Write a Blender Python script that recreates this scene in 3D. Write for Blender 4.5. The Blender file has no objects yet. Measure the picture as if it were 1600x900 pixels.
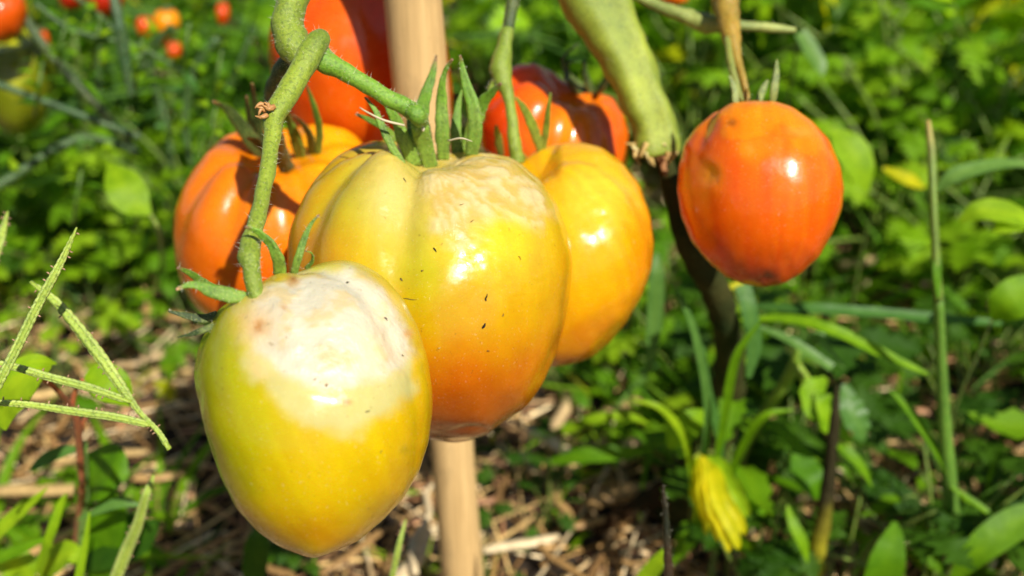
import bpy, math, random
import numpy as np
from mathutils import Vector, Matrix, noise, Euler

# ------------------------------------------------------------------ camera, sky, sun, exposure
SC = bpy.context.scene
COL = SC.collection
CAM_H, PITCH, FPX = 0.52, math.radians(30), 1500.0
cam = bpy.data.cameras.new('camera'); camo = bpy.data.objects.new('camera', cam); COL.objects.link(camo)
camo.location = (0, 0, CAM_H); camo.rotation_euler = (math.pi/2 - PITCH, 0, 0)
cam.sensor_width = 36; cam.lens = FPX/1600*36
cam.clip_start = 0.01; cam.clip_end = 500
cam.dof.use_dof = True; cam.dof.focus_distance = 0.305; cam.dof.aperture_fstop = 7.2
SC.camera = camo
SUN = Vector((0.36, -0.57, 0.75)).normalized()          # towards the sun
elev = math.asin(SUN.z); azim = math.atan2(SUN.x, SUN.y)
w = bpy.data.worlds.new('World'); SC.world = w; w.use_nodes = True
nt = w.node_tree; sky = nt.nodes.new('ShaderNodeTexSky'); sky.sky_type = 'NISHITA'; sky.sun_disc = False
sky.sun_elevation = elev; sky.sun_rotation = azim
bg = nt.nodes['Background']; bg.inputs['Strength'].default_value = 0.055
nt.links.new(sky.outputs[0], bg.inputs['Color'])
sl = bpy.data.lights.new('sun', 'SUN'); sl.energy = 5.0; sl.angle = math.radians(0.5); sl.color = (1.0, 0.95, 0.86)
so = bpy.data.objects.new('sun', sl); COL.objects.link(so); so.rotation_euler = SUN.to_track_quat('Z', 'Y').to_euler()
SC.view_settings.view_transform = 'Standard'; SC.view_settings.look = 'None'
SC.view_settings.exposure = 0.3; SC.view_settings.gamma = 1
SC.cycles.max_bounces = 8; SC.cycles.transparent_max_bounces = 8

# ------------------------------------------------------------------ helpers
RX = Vector((1, 0, 0)); UP = Vector((0, math.sin(PITCH), math.cos(PITCH))); BK = Vector((0, -math.cos(PITCH), math.sin(PITCH)))
ORG = Vector((0, 0, CAM_H))
RXn, UPn, BKn, ORGn = (np.array(v) for v in (RX, UP, BK, ORG))
def at(px, py, d): return ORG + RX*((px-800)/FPX*d) - UP*((py-450)/FPX*d) - BK*d
def cv(x, y, z): return (RX*x + UP*y + BK*z).normalized()
def gnd(px, py, h=0.0):
    r = RX*((px-800)/FPX) - UP*((py-450)/FPX) - BK
    return ORG + r*((CAM_H-h)/-r.z)
def proj(P):
    q = P-ORGn; d = -(q@BKn)
    return 800+FPX*(q@RXn)/d, 450-FPX*(q@UPn)/d, d
def lin(r, g, b, k=1.0):
    f = lambda c: (c/255/12.92 if c/255 <= .04045 else ((c/255+.055)/1.055)**2.4)*k
    return (f(r), f(g), f(b))
R = random.Random(7)
def link(o, parent=None):
    COL.objects.link(o)
    if parent: o.parent = parent
    return o
def tag(o, label=None, cat=None, group=None, kind=None):
    if label: o['label'] = label
    if cat: o['category'] = cat
    if group: o['group'] = group
    if kind: o['kind'] = kind
    return o
def empty(name, loc, label=None, cat=None, group=None):
    o = bpy.data.objects.new(name, None); o.location = loc; o.empty_display_size = .01
    link(o); return tag(o, label, cat, group)
class MB:
    def __init__(s): s.v = []; s.f = []; s.c = []
    def add(s, vf, col=(1, 1, 1), M=None):
        v, f = vf; n = len(s.v)
        s.v += [tuple(M @ Vector(p)) if M is not None else tuple(p) for p in v]
        s.f += [tuple(i+n for i in q) for q in f]
        if callable(col): s.c += [col(i, p) for i, p in enumerate(v)]
        else: s.c += [col]*len(v)
        return s
    def mesh(s, name, mat, off=(0, 0, 0), smooth=True):
        me = bpy.data.meshes.new(name); o = Vector(off)
        me.from_pydata([tuple(Vector(p)-o) for p in s.v], [], s.f)
        a = me.color_attributes.new('Col', 'FLOAT_COLOR', 'POINT')
        a.data.foreach_set('color', np.array([(c[0], c[1], c[2], 1) for c in s.c], dtype=np.float32).ravel())
        me.materials.append(mat)
        if smooth: me.polygons.foreach_set('use_smooth', [True]*len(me.polygons))
        me.update(); return me
    def build(s, name, mat, parent=None, smooth=True):
        off = parent.location if parent else (0, 0, 0)
        if parent and parent.parent: off = parent.location+parent.parent.location
        return link(bpy.data.objects.new(name, s.mesh(name, mat, off, smooth)), parent)
def crom(pts, n):
    """Catmull-Rom through rows of numbers"""
    P = np.array(pts, float); m = len(P)-1
    Q = np.vstack([2*P[0]-P[1], P, 2*P[-1]-P[-2]])
    out = []
    for t in np.linspace(0, m, n):
        i = min(int(t), m-1); u = t-i
        a, b, c, d = Q[i], Q[i+1], Q[i+2], Q[i+3]
        out.append(.5*((2*b)+(-a+c)*u+(2*a-5*b+4*c-d)*u*u+(-a+3*b-3*c+d)*u**3))
    return np.array(out)
def tube(rows, n=24, seg=10, flat=1.0, up=None, rough=0.0, rs=200, groove=0, cap=True, gs=.35):
    """rows of (x,y,z,r); flat<1 squashes along 'up'"""
    C = crom([tuple(r) for r in rows], n) if n > len(rows) else np.array([tuple(r) for r in rows], float)
    n = len(C)
    P = [Vector(c[:3]) for c in C]; rad = [max(c[3], 1e-5) for c in C]
    v, f = [], []; side = None
    for i in range(n):
        T = (P[min(i+1, n-1)]-P[max(i-1, 0)]).normalized()
        if side is None:
            u = Vector(up) if up is not None else (Vector((0, 0, 1)) if abs(T.z) < .9 else Vector((1, 0, 0)))
            side = T.cross(u).normalized()
        else: side = (side-T*side.dot(T)).normalized()
        nr = side.cross(T).normalized()
        for k in range(seg):
            a = 2*math.pi*k/seg; r = rad[i]
            p = P[i]+side*(math.cos(a)*r)+nr*(math.sin(a)*r*flat)
            if groove: p -= (p-P[i])*groove*math.exp(-((a-math.pi*.5)/gs)**2)
            if rough: p += (p-P[i])*rough*noise.noise(p*rs)
            v.append(p)
        if i:
            for k in range(seg):
                a, b = (i-1)*seg+k, (i-1)*seg+(k+1) % seg
                f.append((a, b, b+seg, a+seg))
    if cap:
        f.append(tuple(range(seg-1, -1, -1))); f.append(tuple(range((n-1)*seg, n*seg)))
    return v, f
def pxrows(L):     # (px,py,depth,width_px) -> (x,y,z,r)
    return [(*at(a, b, d), wd*.5*d/FPX) for a, b, d, wd in L]
def ribbon(rows, n=12, nrm=None, fold=.25, wave=0., seed=0, cup=0.):
    """rows (x,y,z,halfwidth): a leaf blade with midrib fold"""
    C = crom([tuple(r) for r in rows], n); P = [Vector(c[:3]) for c in C]
    v, f = [], []; N0 = Vector(nrm) if nrm is not None else Vector((0, 0, 1))
    for i in range(n):
        T = (P[min(i+1, n-1)]-P[max(i-1, 0)]).normalized()
        s = T.cross(N0)
        if s.length < 1e-3: s = T.cross(Vector((.3, .9, .1)))
        s.normalize(); nr = s.cross(T); w_ = max(C[i][3], 2e-5)
        for k, q in enumerate((-1, -.5, 0, .5, 1)):
            dz = fold*w_*abs(q)*(1-cup*abs(q)) + wave*w_*math.sin(i*1.9+seed+k*.8)*abs(q)
            v.append(P[i]+s*(q*w_)+nr*dz)
        if i:
            for k in range(4):
                a = (i-1)*5+k; f.append((a, a+1, a+6, a+5))
    return v, f
def vein(i, p): return (1.0+.2*((i % 5) == 2), 1.0+.12*((i % 5) == 2), 1)
def nz(P, s, o=3, seed=0.):
    off = Vector((seed*7.1, seed*3.3, seed*5.7)); out = np.empty(len(P))
    for i, p in enumerate(P): out[i] = noise.fractal(Vector(p)*s+off, 1.0, 2.0, o)
    return out

# ------------------------------------------------------------------ materials
def mat(name):
    m = bpy.data.materials.new(name); m.use_nodes = True
    t = m.node_tree; return m, t, t.nodes['Principled BSDF'], t.nodes['Material Output']
def N(t, typ, **kw):
    n = t.nodes.new(typ)
    for k, v_ in kw.items(): setattr(n, k, v_)
    return n
def mixcol(t, fac, a, b, mode='MIX'):
    m = N(t, 'ShaderNodeMix', data_type='RGBA', blend_type=mode)
    for i, x in ((0, fac), (6, a), (7, b)):
        if hasattr(x, 'is_output'): t.links.new(x, m.inputs[i])
        else: m.inputs[i].default_value = x if i == 0 else (*x, 1)
    return m.outputs[2]
def tex(t, scale, detail=4, rough=.5, coord='Object', vec=None):
    c = N(t, 'ShaderNodeTexCoord'); n = N(t, 'ShaderNodeTexNoise'); n.inputs['Scale'].default_value = scale
    n.inputs['Detail'].default_value = detail; n.inputs['Roughness'].default_value = rough
    if vec is not None:
        mp = N(t, 'ShaderNodeMapping'); mp.inputs['Scale'].default_value = vec
        t.links.new(c.outputs[coord], mp.inputs[0]); t.links.new(mp.outputs[0], n.inputs['Vector'])
    else: t.links.new(c.outputs[coord], n.inputs['Vector'])
    return n.outputs['Fac']
def ramp(t, src, a, b, ca=(0, 0, 0), cb=(1, 1, 1)):
    r = N(t, 'ShaderNodeValToRGB'); r.color_ramp.elements[0].position = a; r.color_ramp.elements[1].position = b
    r.color_ramp.elements[0].color = (*ca, 1); r.color_ramp.elements[1].color = (*cb, 1)
    t.links.new(src, r.inputs[0]); return r.outputs[0]
def bump(t, bs, src, strength, dist):
    b = N(t, 'ShaderNodeBump'); b.inputs['Strength'].default_value = strength; b.inputs['Distance'].default_value = dist
    t.links.new(src, b.inputs['Height'])
    return b
def attr(t, name):
    a = N(t, 'ShaderNodeAttribute'); a.attribute_name = name; return a

def tomato_mat():
    m, t, b, o = mat('tomato_skin')
    col = attr(t, 'Col').outputs['Color']; sc = attr(t, 'scald').outputs['Fac']
    n1 = ramp(t, tex(t, 110, 7, .68), .32, .68, (.95, .93, .90), (1.04, 1.05, 1.06))
    c = mixcol(t, 1.0, col, n1, 'MULTIPLY')
    fl = ramp(t, tex(t, 1100, 2, .5), .66, .71)                                  # tiny pale lenticels
    c = mixcol(t, fl, c, mixcol(t, .09, c, (1, .92, .7)))
    pit = ramp(t, tex(t, 620, 2, .5), .70, .735); c = mixcol(t, pit, c, mixcol(t, .35, c, (.16, .08, .01)))          # rare tiny brown pits
    t.links.new(c, b.inputs['Base Color'])
    sw = N(t, 'ShaderNodeMapRange'); sw.inputs['To Min'].default_value = .3; sw.inputs['To Max'].default_value = .05
    t.links.new(sc, sw.inputs['Value']); t.links.new(sw.outputs[0], b.inputs['Subsurface Weight'])
    b.inputs['Subsurface Radius'].default_value = (1, .45, .12); b.inputs['Subsurface Scale'].default_value = .0035
    rg = ramp(t, tex(t, 150, 6, .68), .38, .66, (.15,)*3, (.34,)*3)
    rr = mixcol(t, sc, rg, (.30, .30, .30)); t.links.new(rr, b.inputs['Roughness'])
    b.inputs['Specular IOR Level'].default_value = .36
    b.inputs['Coat Weight'].default_value = .2; b.inputs['Coat Roughness'].default_value = .10
    # wrinkled, papery skin where the sun burnt it
    n2 = tex(t, 330, 5, .62, vec=(1.4, 1.4, .5)); mu = N(t, 'ShaderNodeMath', operation='MULTIPLY'); t.links.new(n2, mu.inputs[0]); t.links.new(sc, mu.inputs[1])
    b1 = bump(t, b, mu.outputs[0], .5, .0011)
    b2 = bump(t, b, tex(t, 420, 4, .6), .16, .0005); t.links.new(b1.outputs[0], b2.inputs['Normal'])
    t.links.new(b2.outputs[0], b.inputs['Normal'])
    return m
def leaf_mat(name, c1, c2, trans=.38, rough=.5, bumps=.3, spec=.22):
    m, t, b, o = mat(name); b.inputs['Specular IOR Level'].default_value = spec
    oi = N(t, 'ShaderNodeObjectInfo')
    c = mixcol(t, oi.outputs['Random'], c1, c2)
    c = mixcol(t, 1.0, c, attr(t, 'Col').outputs['Color'], 'MULTIPLY')
    c = mixcol(t, 1.0, c, ramp(t, tex(t, 120, 4), .3, .7, (.75, .8, .7), (1.15, 1.1, 1.1)), 'MULTIPLY')
    t.links.new(c, b.inputs['Base Color']); b.inputs['Roughness'].default_value = rough
    bb = bump(t, b, tex(t, 300, 3), bumps, .001); t.links.new(bb.outputs[0], b.inputs['Normal'])
    tr = N(t, 'ShaderNodeBsdfTranslucent'); t.links.new(mixcol(t, 1.0, c, (1.5, 1.35, .45), 'MULTIPLY'), tr.inputs['Color'])
    ms = N(t, 'ShaderNodeMixShader'); ms.inputs[0].default_value = trans
    t.links.new(b.outputs[0], ms.inputs[1]); t.links.new(tr.outputs[0], ms.inputs[2]); t.links.new(ms.outputs[0], o.inputs[0])
    return m
def stem_mat(name, scale=350, sss=.15):
    m, t, b, o = mat(name)
    c = mixcol(t, 1.0, attr(t, 'Col').outputs['Color'], ramp(t, tex(t, 60, 4), .3, .7, (.75, .78, .7), (1.2, 1.15, 1.1)), 'MULTIPLY')
    sp = ramp(t, tex(t, 1700, 2, .6), .54, .66); c = mixcol(t, sp, c, mixcol(t, .38, c, (.46, .54, .10)))
    dk = ramp(t, tex(t, 900, 3, .6), .36, .5); c = mixcol(t, dk, mixcol(t, .45, c, (.02, .05, .005)), c)
    t.links.new(c, b.inputs['Base Color']); b.inputs['Roughness'].default_value = .4
    b.inputs['Sheen Weight'].default_value = .05
    b.inputs['Subsurface Weight'].default_value = sss; b.inputs['Subsurface Scale'].default_value = .002
    bb = bump(t, b, tex(t, 1500, 4, .7), .6, .0006); t.links.new(bb.outputs[0], b.inputs['Normal'])
    return m
def plain_mat(name, rough=.8, noise_scale=200, bmp=.4, dist=.001, vec=None, spec=.3):
    m, t, b, o = mat(name)
    c = mixcol(t, 1.0, attr(t, 'Col').outputs['Color'], ramp(t, tex(t, noise_scale, 6, .65, vec=vec), .3, .72, (.7, .67, .62), (1.15, 1.15, 1.12)), 'MULTIPLY')
    t.links.new(c, b.inputs['Base Color']); b.inputs['Roughness'].default_value = rough; b.inputs['Specular IOR Level'].default_value = spec
    bb = bump(t, b, tex(t, noise_scale*2, 5, .65, vec=vec), bmp, dist); t.links.new(bb.outputs[0], b.inputs['Normal'])
    return m
M_TOM = tomato_mat()
M_STEM = stem_mat('hairy_green_stem')
M_DRY = plain_mat('dry_straw', .38, 160, .4, .001, (1, 1, 1))
def wood_mat():
    m, t, b, o = mat('smooth_pale_wood')
    c = mixcol(t, 1.0, attr(t, 'Col').outputs['Color'], ramp(t, tex(t, 260, 6, .7, vec=(1, 1, .03)), .34, .62, (.76, .72, .66), (1.08, 1.08, 1.06)), 'MULTIPLY')
    c = mixcol(t, ramp(t, tex(t, 55, 5, .65, vec=(1, 1, .35)), .50, .72), c, mixcol(t, .6, c, (.18, .12, .06)))
    c = mixcol(t, ramp(t, tex(t, 420, 3, .6), .68, .76), c, mixcol(t, .6, c, (.10, .07, .04)))
    t.links.new(c, b.inputs['Base Color']); b.inputs['Roughness'].default_value = .55; b.inputs['Specular IOR Level'].default_value = .3
    bb = bump(t, b, tex(t, 300, 6, .7, vec=(1, 1, .04)), .35, .0008); t.links.new(bb.outputs[0], b.inputs['Normal'])
    return m
M_WOOD = wood_mat()
M_SOIL = plain_mat('dark_crumbly_soil', .95, 45, 1.0, .01)
M_STALK = plain_mat('rough_dark_stalk', .9, 90, .8, .003, None, .1)
M_HAIR = plain_mat('fine_plant_hair', .5, 50, 0, .001)
G_MID = leaf_mat('mid_green_leaf', (.085, .24, .004), (.20, .40, .006), .44)
G_LIGHT = leaf_mat('light_green_leaf', (.24, .46, .008), (.33, .52, .014), .48)
G_BLUE = leaf_mat('blue_green_grass', (.06, .17, .03), (.13, .26, .05), .3, .4)
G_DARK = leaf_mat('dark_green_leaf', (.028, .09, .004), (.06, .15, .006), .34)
G_YEL = leaf_mat('yellowing_leaf', (.56, .60, .008), (.66, .60, .012), .5)

# ------------------------------------------------------------------ ground
def ground():
    xs = np.unique(np.concatenate([np.linspace(-60, -2.5, 12), np.linspace(-2.5, 2.5, 150), np.linspace(2.5, 60, 12)]))
    ys = np.unique(np.concatenate([np.linspace(-20, -.2, 6), np.linspace(-.2, 3.6, 130), np.linspace(3.6, 80, 12)]))
    b = MB(); v = []; cols = []
    for y in ys:
        for x in xs:
            h = .022*noise.fractal(Vector((x*5, y*5, 0)), 1, 2, 4)+.010*noise.noise(Vector((x*28, y*28, 3)))
            v.append((x, y, h-.012)); k = .6+.5*noise.noise(Vector((x*9, y*9, 9)))
            far = min(1, max(0, (y-2.6)/1.5)) if abs(x) < 60 else 1
            cols.append((.055*k*(1-far)+.012*far, .038*k*(1-far)+.016*far, .025*k*(1-far)+.005*far))  # far soil coloured near black to imitate shaded gaps under the weeds
    nx = len(xs); f = [(j*nx+i, j*nx+i+1, (j+1)*nx+i+1, (j+1)*nx+i) for j in range(len(ys)-1) for i in range(nx-1)]
    b.v = v; b.f = f; b.c = cols
    tag(b.build('ground', M_SOIL), 'dark crumbly garden soil under the mulch and weeds', None, None, 'structure')
ground()

# straw mulch
STRAW = [lin(206, 174, 116), lin(180, 144, 92), lin(158, 124, 76), lin(200, 172, 128), lin(124, 94, 58), lin(232, 210, 168), lin(112, 82, 58), lin(176, 130, 94)]
def straw(rng, L, wd, p, h, up=.12):
    a = rng.uniform(0, 2*math.pi); d = Vector((math.cos(a), math.sin(a), rng.uniform(-up, up)))
    s = Vector((-d.y, d.x, 0)); bend = rng.uniform(-.15, .15)
    rows = []
    for k in range(4):
        t = k/3-.5; q = Vector((p.x, p.y, h))+d*(t*L)+s*(bend*L*(t*t))
        rows.append((*q, wd*(1-.2*abs(t))))
    return tube(rows, 4, 4, rng.uniform(.35, .9), cap=False)
def ground_h(x, y): return .022*noise.fractal(Vector((x*5, y*5, 0)), 1, 2, 4)+.010*noise.noise(Vector((x*28, y*28, 3)))-.012
def mulch():
    rng = random.Random(3); b = MB()
    for i in range(22000):
        y = .15+1.9*rng.random()**1.3; x = rng.uniform(-1, 1)*(.5+.62*y)
        L = rng.choice((.012, .03, .05, .07, .11))*rng.uniform(.7, 1.4); wd = rng.uniform(.0005, .0019)
        if rng.random() < .12: L *= .3; wd *= 2.2
        k = rng.uniform(.75, 1.9); c = rng.choice(STRAW)
        b.add(straw(rng, L, wd, Vector((x, y, 0)), ground_h(x, y)+.001+rng.random()**2*.018, .25), tuple(q*k for q in c))
    tag(b.build('straw_mulch', M_DRY), 'brown and tan straw mulch bits covering the soil', 'mulch', None, 'stuff')
mulch()
STR = []
def straw_things():
    # the largest straws and chips, one by one (px,py,length_px,width_px,angle_deg,shade,lift)
    L = [(815, 850, 120, 18, 12, 5, .02), (540, 700, 130, 13, -10, 1, .02), (190, 740, 190, 15, 3, 1, .02), (70, 765, 160, 24, -2, 0, .03), (150, 710, 160, 16, 6, 0, .02),
         (880, 650, 90, 20, 60, 3, .02), (860, 690, 80, 22, -35, 5, .02), (780, 770, 70, 14, 75, 4, .02), (660, 820, 150, 12, 85, 5, .04), (640, 880, 120, 30, 60, 5, .03),
         (930, 815, 90, 14, 15, 2, .02), (905, 720, 120, 13, 40, 0, .02), (990, 770, 150, 28, 12, 1, .02), (830, 730, 60, 15, -60, 3, .02), (960, 640, 90, 16, 20, 0, .02),
         (230, 560, 90, 18, 20, 3, .02), (110, 500, 80, 20, -30, 3, .02), (170, 520, 90, 15, 15, 1, .02), (260, 490, 80, 20, -8, 1, .02), (40, 620, 120, 16, 12, 0, .02),
         (560, 860, 120, 14, 35, 2, .02), (300, 870, 160, 12, 40, 2, .02), (420, 880, 120, 12, -30, 2, .02), (740, 790, 80, 12, 20, 7, .02), (870, 770, 100, 12, -70, 1, .02),
         (1000, 690, 70, 16, 20, 3, .02), (1230, 640, 70, 18, -20, 3, .02), (1200, 690, 80, 14, 30, 7, .02), (1330, 600, 90, 18, 15, 3, .02), (1390, 690, 80, 14, 5, 0, .02),
         (1310, 700, 60, 18, 20, 3, .02), (1160, 745, 60, 20, 80, 0, .02), (1420, 640, 70, 16, -10, 7, .02), (60, 860, 150, 18, 40, 1, .02), (130, 800, 120, 14, -60, 2, .02),
         (690, 760, 60, 10, 50, 1, .02), (950, 870, 140, 12, 50, 4, .02), (880, 880, 110, 12, -40, 2, .02), (1080, 560, 60, 20, 10, 3, .02), (1340, 410, 60, 18, 10, 3, .03)]
    words = ['pale golden', 'tan', 'brown', 'pinkish tan', 'dark brown', 'bleached cream', 'deep brown', 'reddish brown']
    for i, (px, py, ln, wd, an, sh, lift) in enumerate(L):
        h = lift; g = gnd(px, py, h); d = (g-ORG).dot(-BK)
        a = math.radians(an); sx = Vector((1, 0, 0)); sy = Vector((0, 1, 0))
        dr = (sx*math.cos(a)+sy*math.sin(a)*1.4+Vector((0, 0, .08*math.sin(i*2.3)))); l = ln*d/FPX
        s = Vector((-dr.y, dr.x, 0)); rng = random.Random(i)
        rows = [(*(g+dr*(l*t)+s*(l*rng.uniform(-.05, .05))), wd*.5*d/FPX*q) for t, q in ((-.5, .8), (-.2, 1), (.1, .95), (.35, .9), (.5, .55))]
        r = empty('straw_stalk', g, None, 'straw', 'loose straw stalks on the ground')
        wh = 'on mulch below the left grass spikes' if px < 330 and py < 640 else 'in the lower left corner' if px < 350 else 'under the pale-patched tomato' if px < 680 else 'on mulch right of the stake' if px < 1030 else 'among the lower right weeds'
        STR.append((r, words[sh]+' straw stalk', wh, px, py, 1))
        k = rng.uniform(.8, 1.1)
        MB().add(tube(rows, 12, 8, .7, rough=.25, rs=120), tuple(q*k for q in STRAW[sh])).build('stalk', M_DRY, r)
straw_things()

# ------------------------------------------------------------------ stake
def stake():
    D = .44
    top = at(641, -60, .427); 
    p0 = at(645, 0, .434); p1 = at(722, 880, .606)
    dr = (p1-p0).normalized(); a = p0-dr*.08; b_ = p1+dr*.16; r0 = .0130
    rows = []
    for i in range(30):
        t = i/29; p = a.lerp(b_, t); rows.append((*p, r0*(1+.02*math.sin(t*9))))
    o = MB().add(tube(rows, 30, 28, 1, rough=.025, rs=60), lin(214, 180, 124)).build('wooden_stake', M_WOOD)
    tag(o, 'smooth round pale wooden stake standing behind the biggest yellow tomato', 'stake')
stake()

# ------------------------------------------------------------------ tomatoes
def polyR(outline, c):
    P = np.array(outline, float)-np.array(c); Q = np.vstack([P, P[:1]]); S = []
    for i in range(len(P)):
        for t in np.linspace(0, 1, 12, endpoint=False): S.append(Q[i]*(1-t)+Q[i+1]*t)
    S = np.array(S); th = np.arctan2(S[:, 1], S[:, 0]); r = np.hypot(S[:, 0], S[:, 1]); o = np.argsort(th)
    th, r = th[o], r[o]; g = np.linspace(-math.pi, math.pi, 361)[:-1]
    return np.interp(g, np.concatenate([th-2*math.pi, th, th+2*math.pi]), np.concatenate([r, r, r]))
def csmooth(a, s):
    k = np.exp(-(np.arange(-3*s, 3*s+1)/s)**2/2); k /= k.sum()
    return np.convolve(np.concatenate([a[-3*s:], a, a[:3*s]]), k, 'valid')
def sstep(a, b, x): t = np.clip((x-a)/(b-a), 0, 1); return t*t*(3-2*t)
def inpoly_dist(poly, X, Y):
    """signed distance to a polygon in pixels, positive inside"""
    P = np.array(poly, float); n = len(P); d = np.full(len(X), 1e9); ins = np.zeros(len(X), bool)
    for i in range(n):
        a, b = P[i], P[(i+1) % n]; e = b-a
        t = np.clip(((X-a[0])*e[0]+(Y-a[1])*e[1])/(e@e), 0, 1)
        d = np.minimum(d, np.hypot(X-a[0]-t*e[0], Y-a[1]-t*e[1]))
        cond = ((a[1] > Y) != (b[1] > Y)) & (X < (b[0]-a[0])*(Y-a[1])/(b[1]-a[1]+1e-12)+a[0]); ins ^= cond
    return np.where(ins, d, -d)
def tomato(label, outline, c, z, axis, creases, paint, hook=None, cav=.22, ht=.82, hb=1.1, q=.9, res=(230, 150), group=None, dz=1.0, wl=1.0):
    nT, nP = res
    A = Vector(axis); A = cv(*A); F = (BK-A*BK.dot(A)).normalized(); S = F.cross(A)*-1  # S: image right
    if S.dot(RX) < 0: S = -S
    Rt = polyR(outline, c); Rm = Rt.mean()*z/FPX
    phi = np.linspace(.02, math.pi-.012, nP); th = np.linspace(0, 2*math.pi, nT, endpoint=False)
    PH, TH = np.meshgrid(phi, th, indexing='ij')
    rho = np.where(PH < math.pi/2, np.sin(PH)**.8, np.clip(np.sin(PH), 0, 1)**q)
    zz = np.where(PH < math.pi/2, ht*np.cos(PH), hb*np.cos(PH))
    zz = zz-cav*np.exp(-(rho/.34)**2)
    dd = np.zeros_like(TH)
    for ang, dep, sg, reach in creases:
        D = np.abs((TH-math.radians(ang)+math.pi) % (2*math.pi)-math.pi)
        wgt = np.exp(-np.clip(PH-.55, 0, 9)**2/(reach**2))*sstep(.0, .35, PH)
        dd += dep*wgt*(np.exp(-(D/math.radians(sg))**2)*.65+.35*np.exp(-(D/math.radians(sg*2.6))**2))
    sc = 1-dd*wl
    X = rho*np.sin(TH)*sc; Yf = rho*np.cos(TH)*sc; zz = np.where(zz > 0, zz*(1-.7*dd*wl), zz)
    C = np.array(at(c[0], c[1], z))
    P = (X.reshape(-1, 1)*np.array(S)+Yf.reshape(-1, 1)*np.array(F)+zz.reshape(-1, 1)*np.array(A))*Rm*.97
    P = P-P.mean(0)*.3
    lump = nz(P, 38, 2, z*31+c[0])*.022; P = P*(1+lump[:, None])
    # shape the body about its own centre until its outline is the fruit's outline
    for it in range(6):
        px, py, d = proj(C+P); ox, oy = px-c[0], py-c[1]; ps = np.arctan2(oy, ox); r = np.hypot(ox, oy)
        bi = ((ps+math.pi)/(2*math.pi)*360).astype(int) % 360
        mx = np.zeros(360); np.maximum.at(mx, bi, r)
        for i in np.where(mx < 1)[0]: mx[i] = mx[i-1]
        mx = np.maximum.reduce([mx, np.roll(mx, 1), np.roll(mx, -1)])
        k = csmooth(Rt/mx, 4 if it < 3 else 3); kc = k.mean(); u = np.clip(r/mx[bi], 0, 1.2)
        kk = np.interp((ps+math.pi)/(2*math.pi)*360, np.arange(361), np.append(k, k[0]))
        fac = kc+(kk-kc)*u**1.6
        sx, sy = P@RXn, P@UPn; szz = P@BKn
        P = np.outer(sx*fac, RXn)+np.outer(sy*fac, UPn)+np.outer(szz*(kc if it else kc*dz), BKn)
    W = C+P
    me = bpy.data.meshes.new('body'); n = len(P)
    top = P[:nT].mean(0); bot = P[-nT:].mean(0)
    V = np.vstack([P, top, bot]); f = []
    for j in range(nP-1):
        for i in range(nT):
            a, b = j*nT+i, j*nT+(i+1) % nT; f.append((a, b, b+nT, a+nT))
    for i in range(nT):
        f.append((n, (i+1) % nT, i)); f.append((n+1, (nP-1)*nT+i, (nP-1)*nT+(i+1) % nT))
    me.from_pydata(V.tolist(), [], f); me.update()
    nv = np.empty(len(V)*3); me.vertices.foreach_get('normal', nv); nv = nv.reshape(-1, 3)
    if np.sum(nv*V) < 0: me.flip_normals(); me.update(); nv = -nv
    px, py, d = proj(C+V)
    vd = ORGn-(C+V); vd /= np.linalg.norm(vd, axis=1)[:, None]; facing = np.sum(nv*vd, axis=1)
    col = np.tile(np.array(paint[0], float), (len(V), 1))
    wob = nz(V, 60, 3, c[1])*26; wob2 = nz(V, 60, 3, c[1]+9)*26
    phv = np.append(PH.ravel(), [0, math.pi]); thv = np.append(TH.ravel(), [0, 0])
    for s in paint[1:]:
        sx_, sy_, rx_, ry_, cc, st = s[:6]
        g = np.exp(-(((px+wob-sx_)/rx_)**2+((py+wob2-sy_)/ry_)**2))*st
        if len(s) > 6: g = g*sstep(-.2, .2, facing)
        col = col*(1-g[:, None])+np.array(cc)*g[:, None]
    str_ = nz(np.stack([np.cos(thv)*.16, np.sin(thv)*.16, phv*.012], 1), 60, 3, c[0])        # faint streaks from stem to tip
    col *= (1+.04*str_)[:, None]; col[:, 1] *= 1+.06*str_
    scald = np.zeros(len(V)); disp = np.zeros(len(V))
    if hook: col, scald, disp = hook(V, px, py, facing, col, scald, disp, nv)
    if np.any(disp):
        V = V+nv*disp[:, None]; me.vertices.foreach_set('co', V.ravel()); me.update()
    ca = me.color_attributes.new('Col', 'FLOAT_COLOR', 'POINT')
    ca.data.foreach_set('color', np.hstack([np.clip(col, 0, 1), np.ones((len(V), 1))]).astype(np.float32).ravel())
    sa = me.attributes.new('scald', 'FLOAT', 'POINT'); sa.data.foreach_set('value', scald.astype(np.float32))
    me.polygons.foreach_set('use_smooth', [True]*len(me.polygons)); me.materials.append(M_TOM)
    r = empty('tomato', Vector(C), label, 'tomato', group)
    link(bpy.data.objects.new('body', me), r)
    r['_'] = 0; del r['_']
    def surf(x, y):
        dd_ = np.where(facing > .05, np.hypot(px-x, py-y), 1e9); i = int(np.argmin(dd_)); return Vector(C+V[i]), Vector(nv[i])
    return r, surf
GREEN = lin(142, 164, 44, .85); GREEN2 = lin(112, 158, 38, .95); BRN = lin(150, 112, 70, .7); DKG = lin(70, 95, 35, .6); PALE = lin(200, 205, 120, .8)
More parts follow.
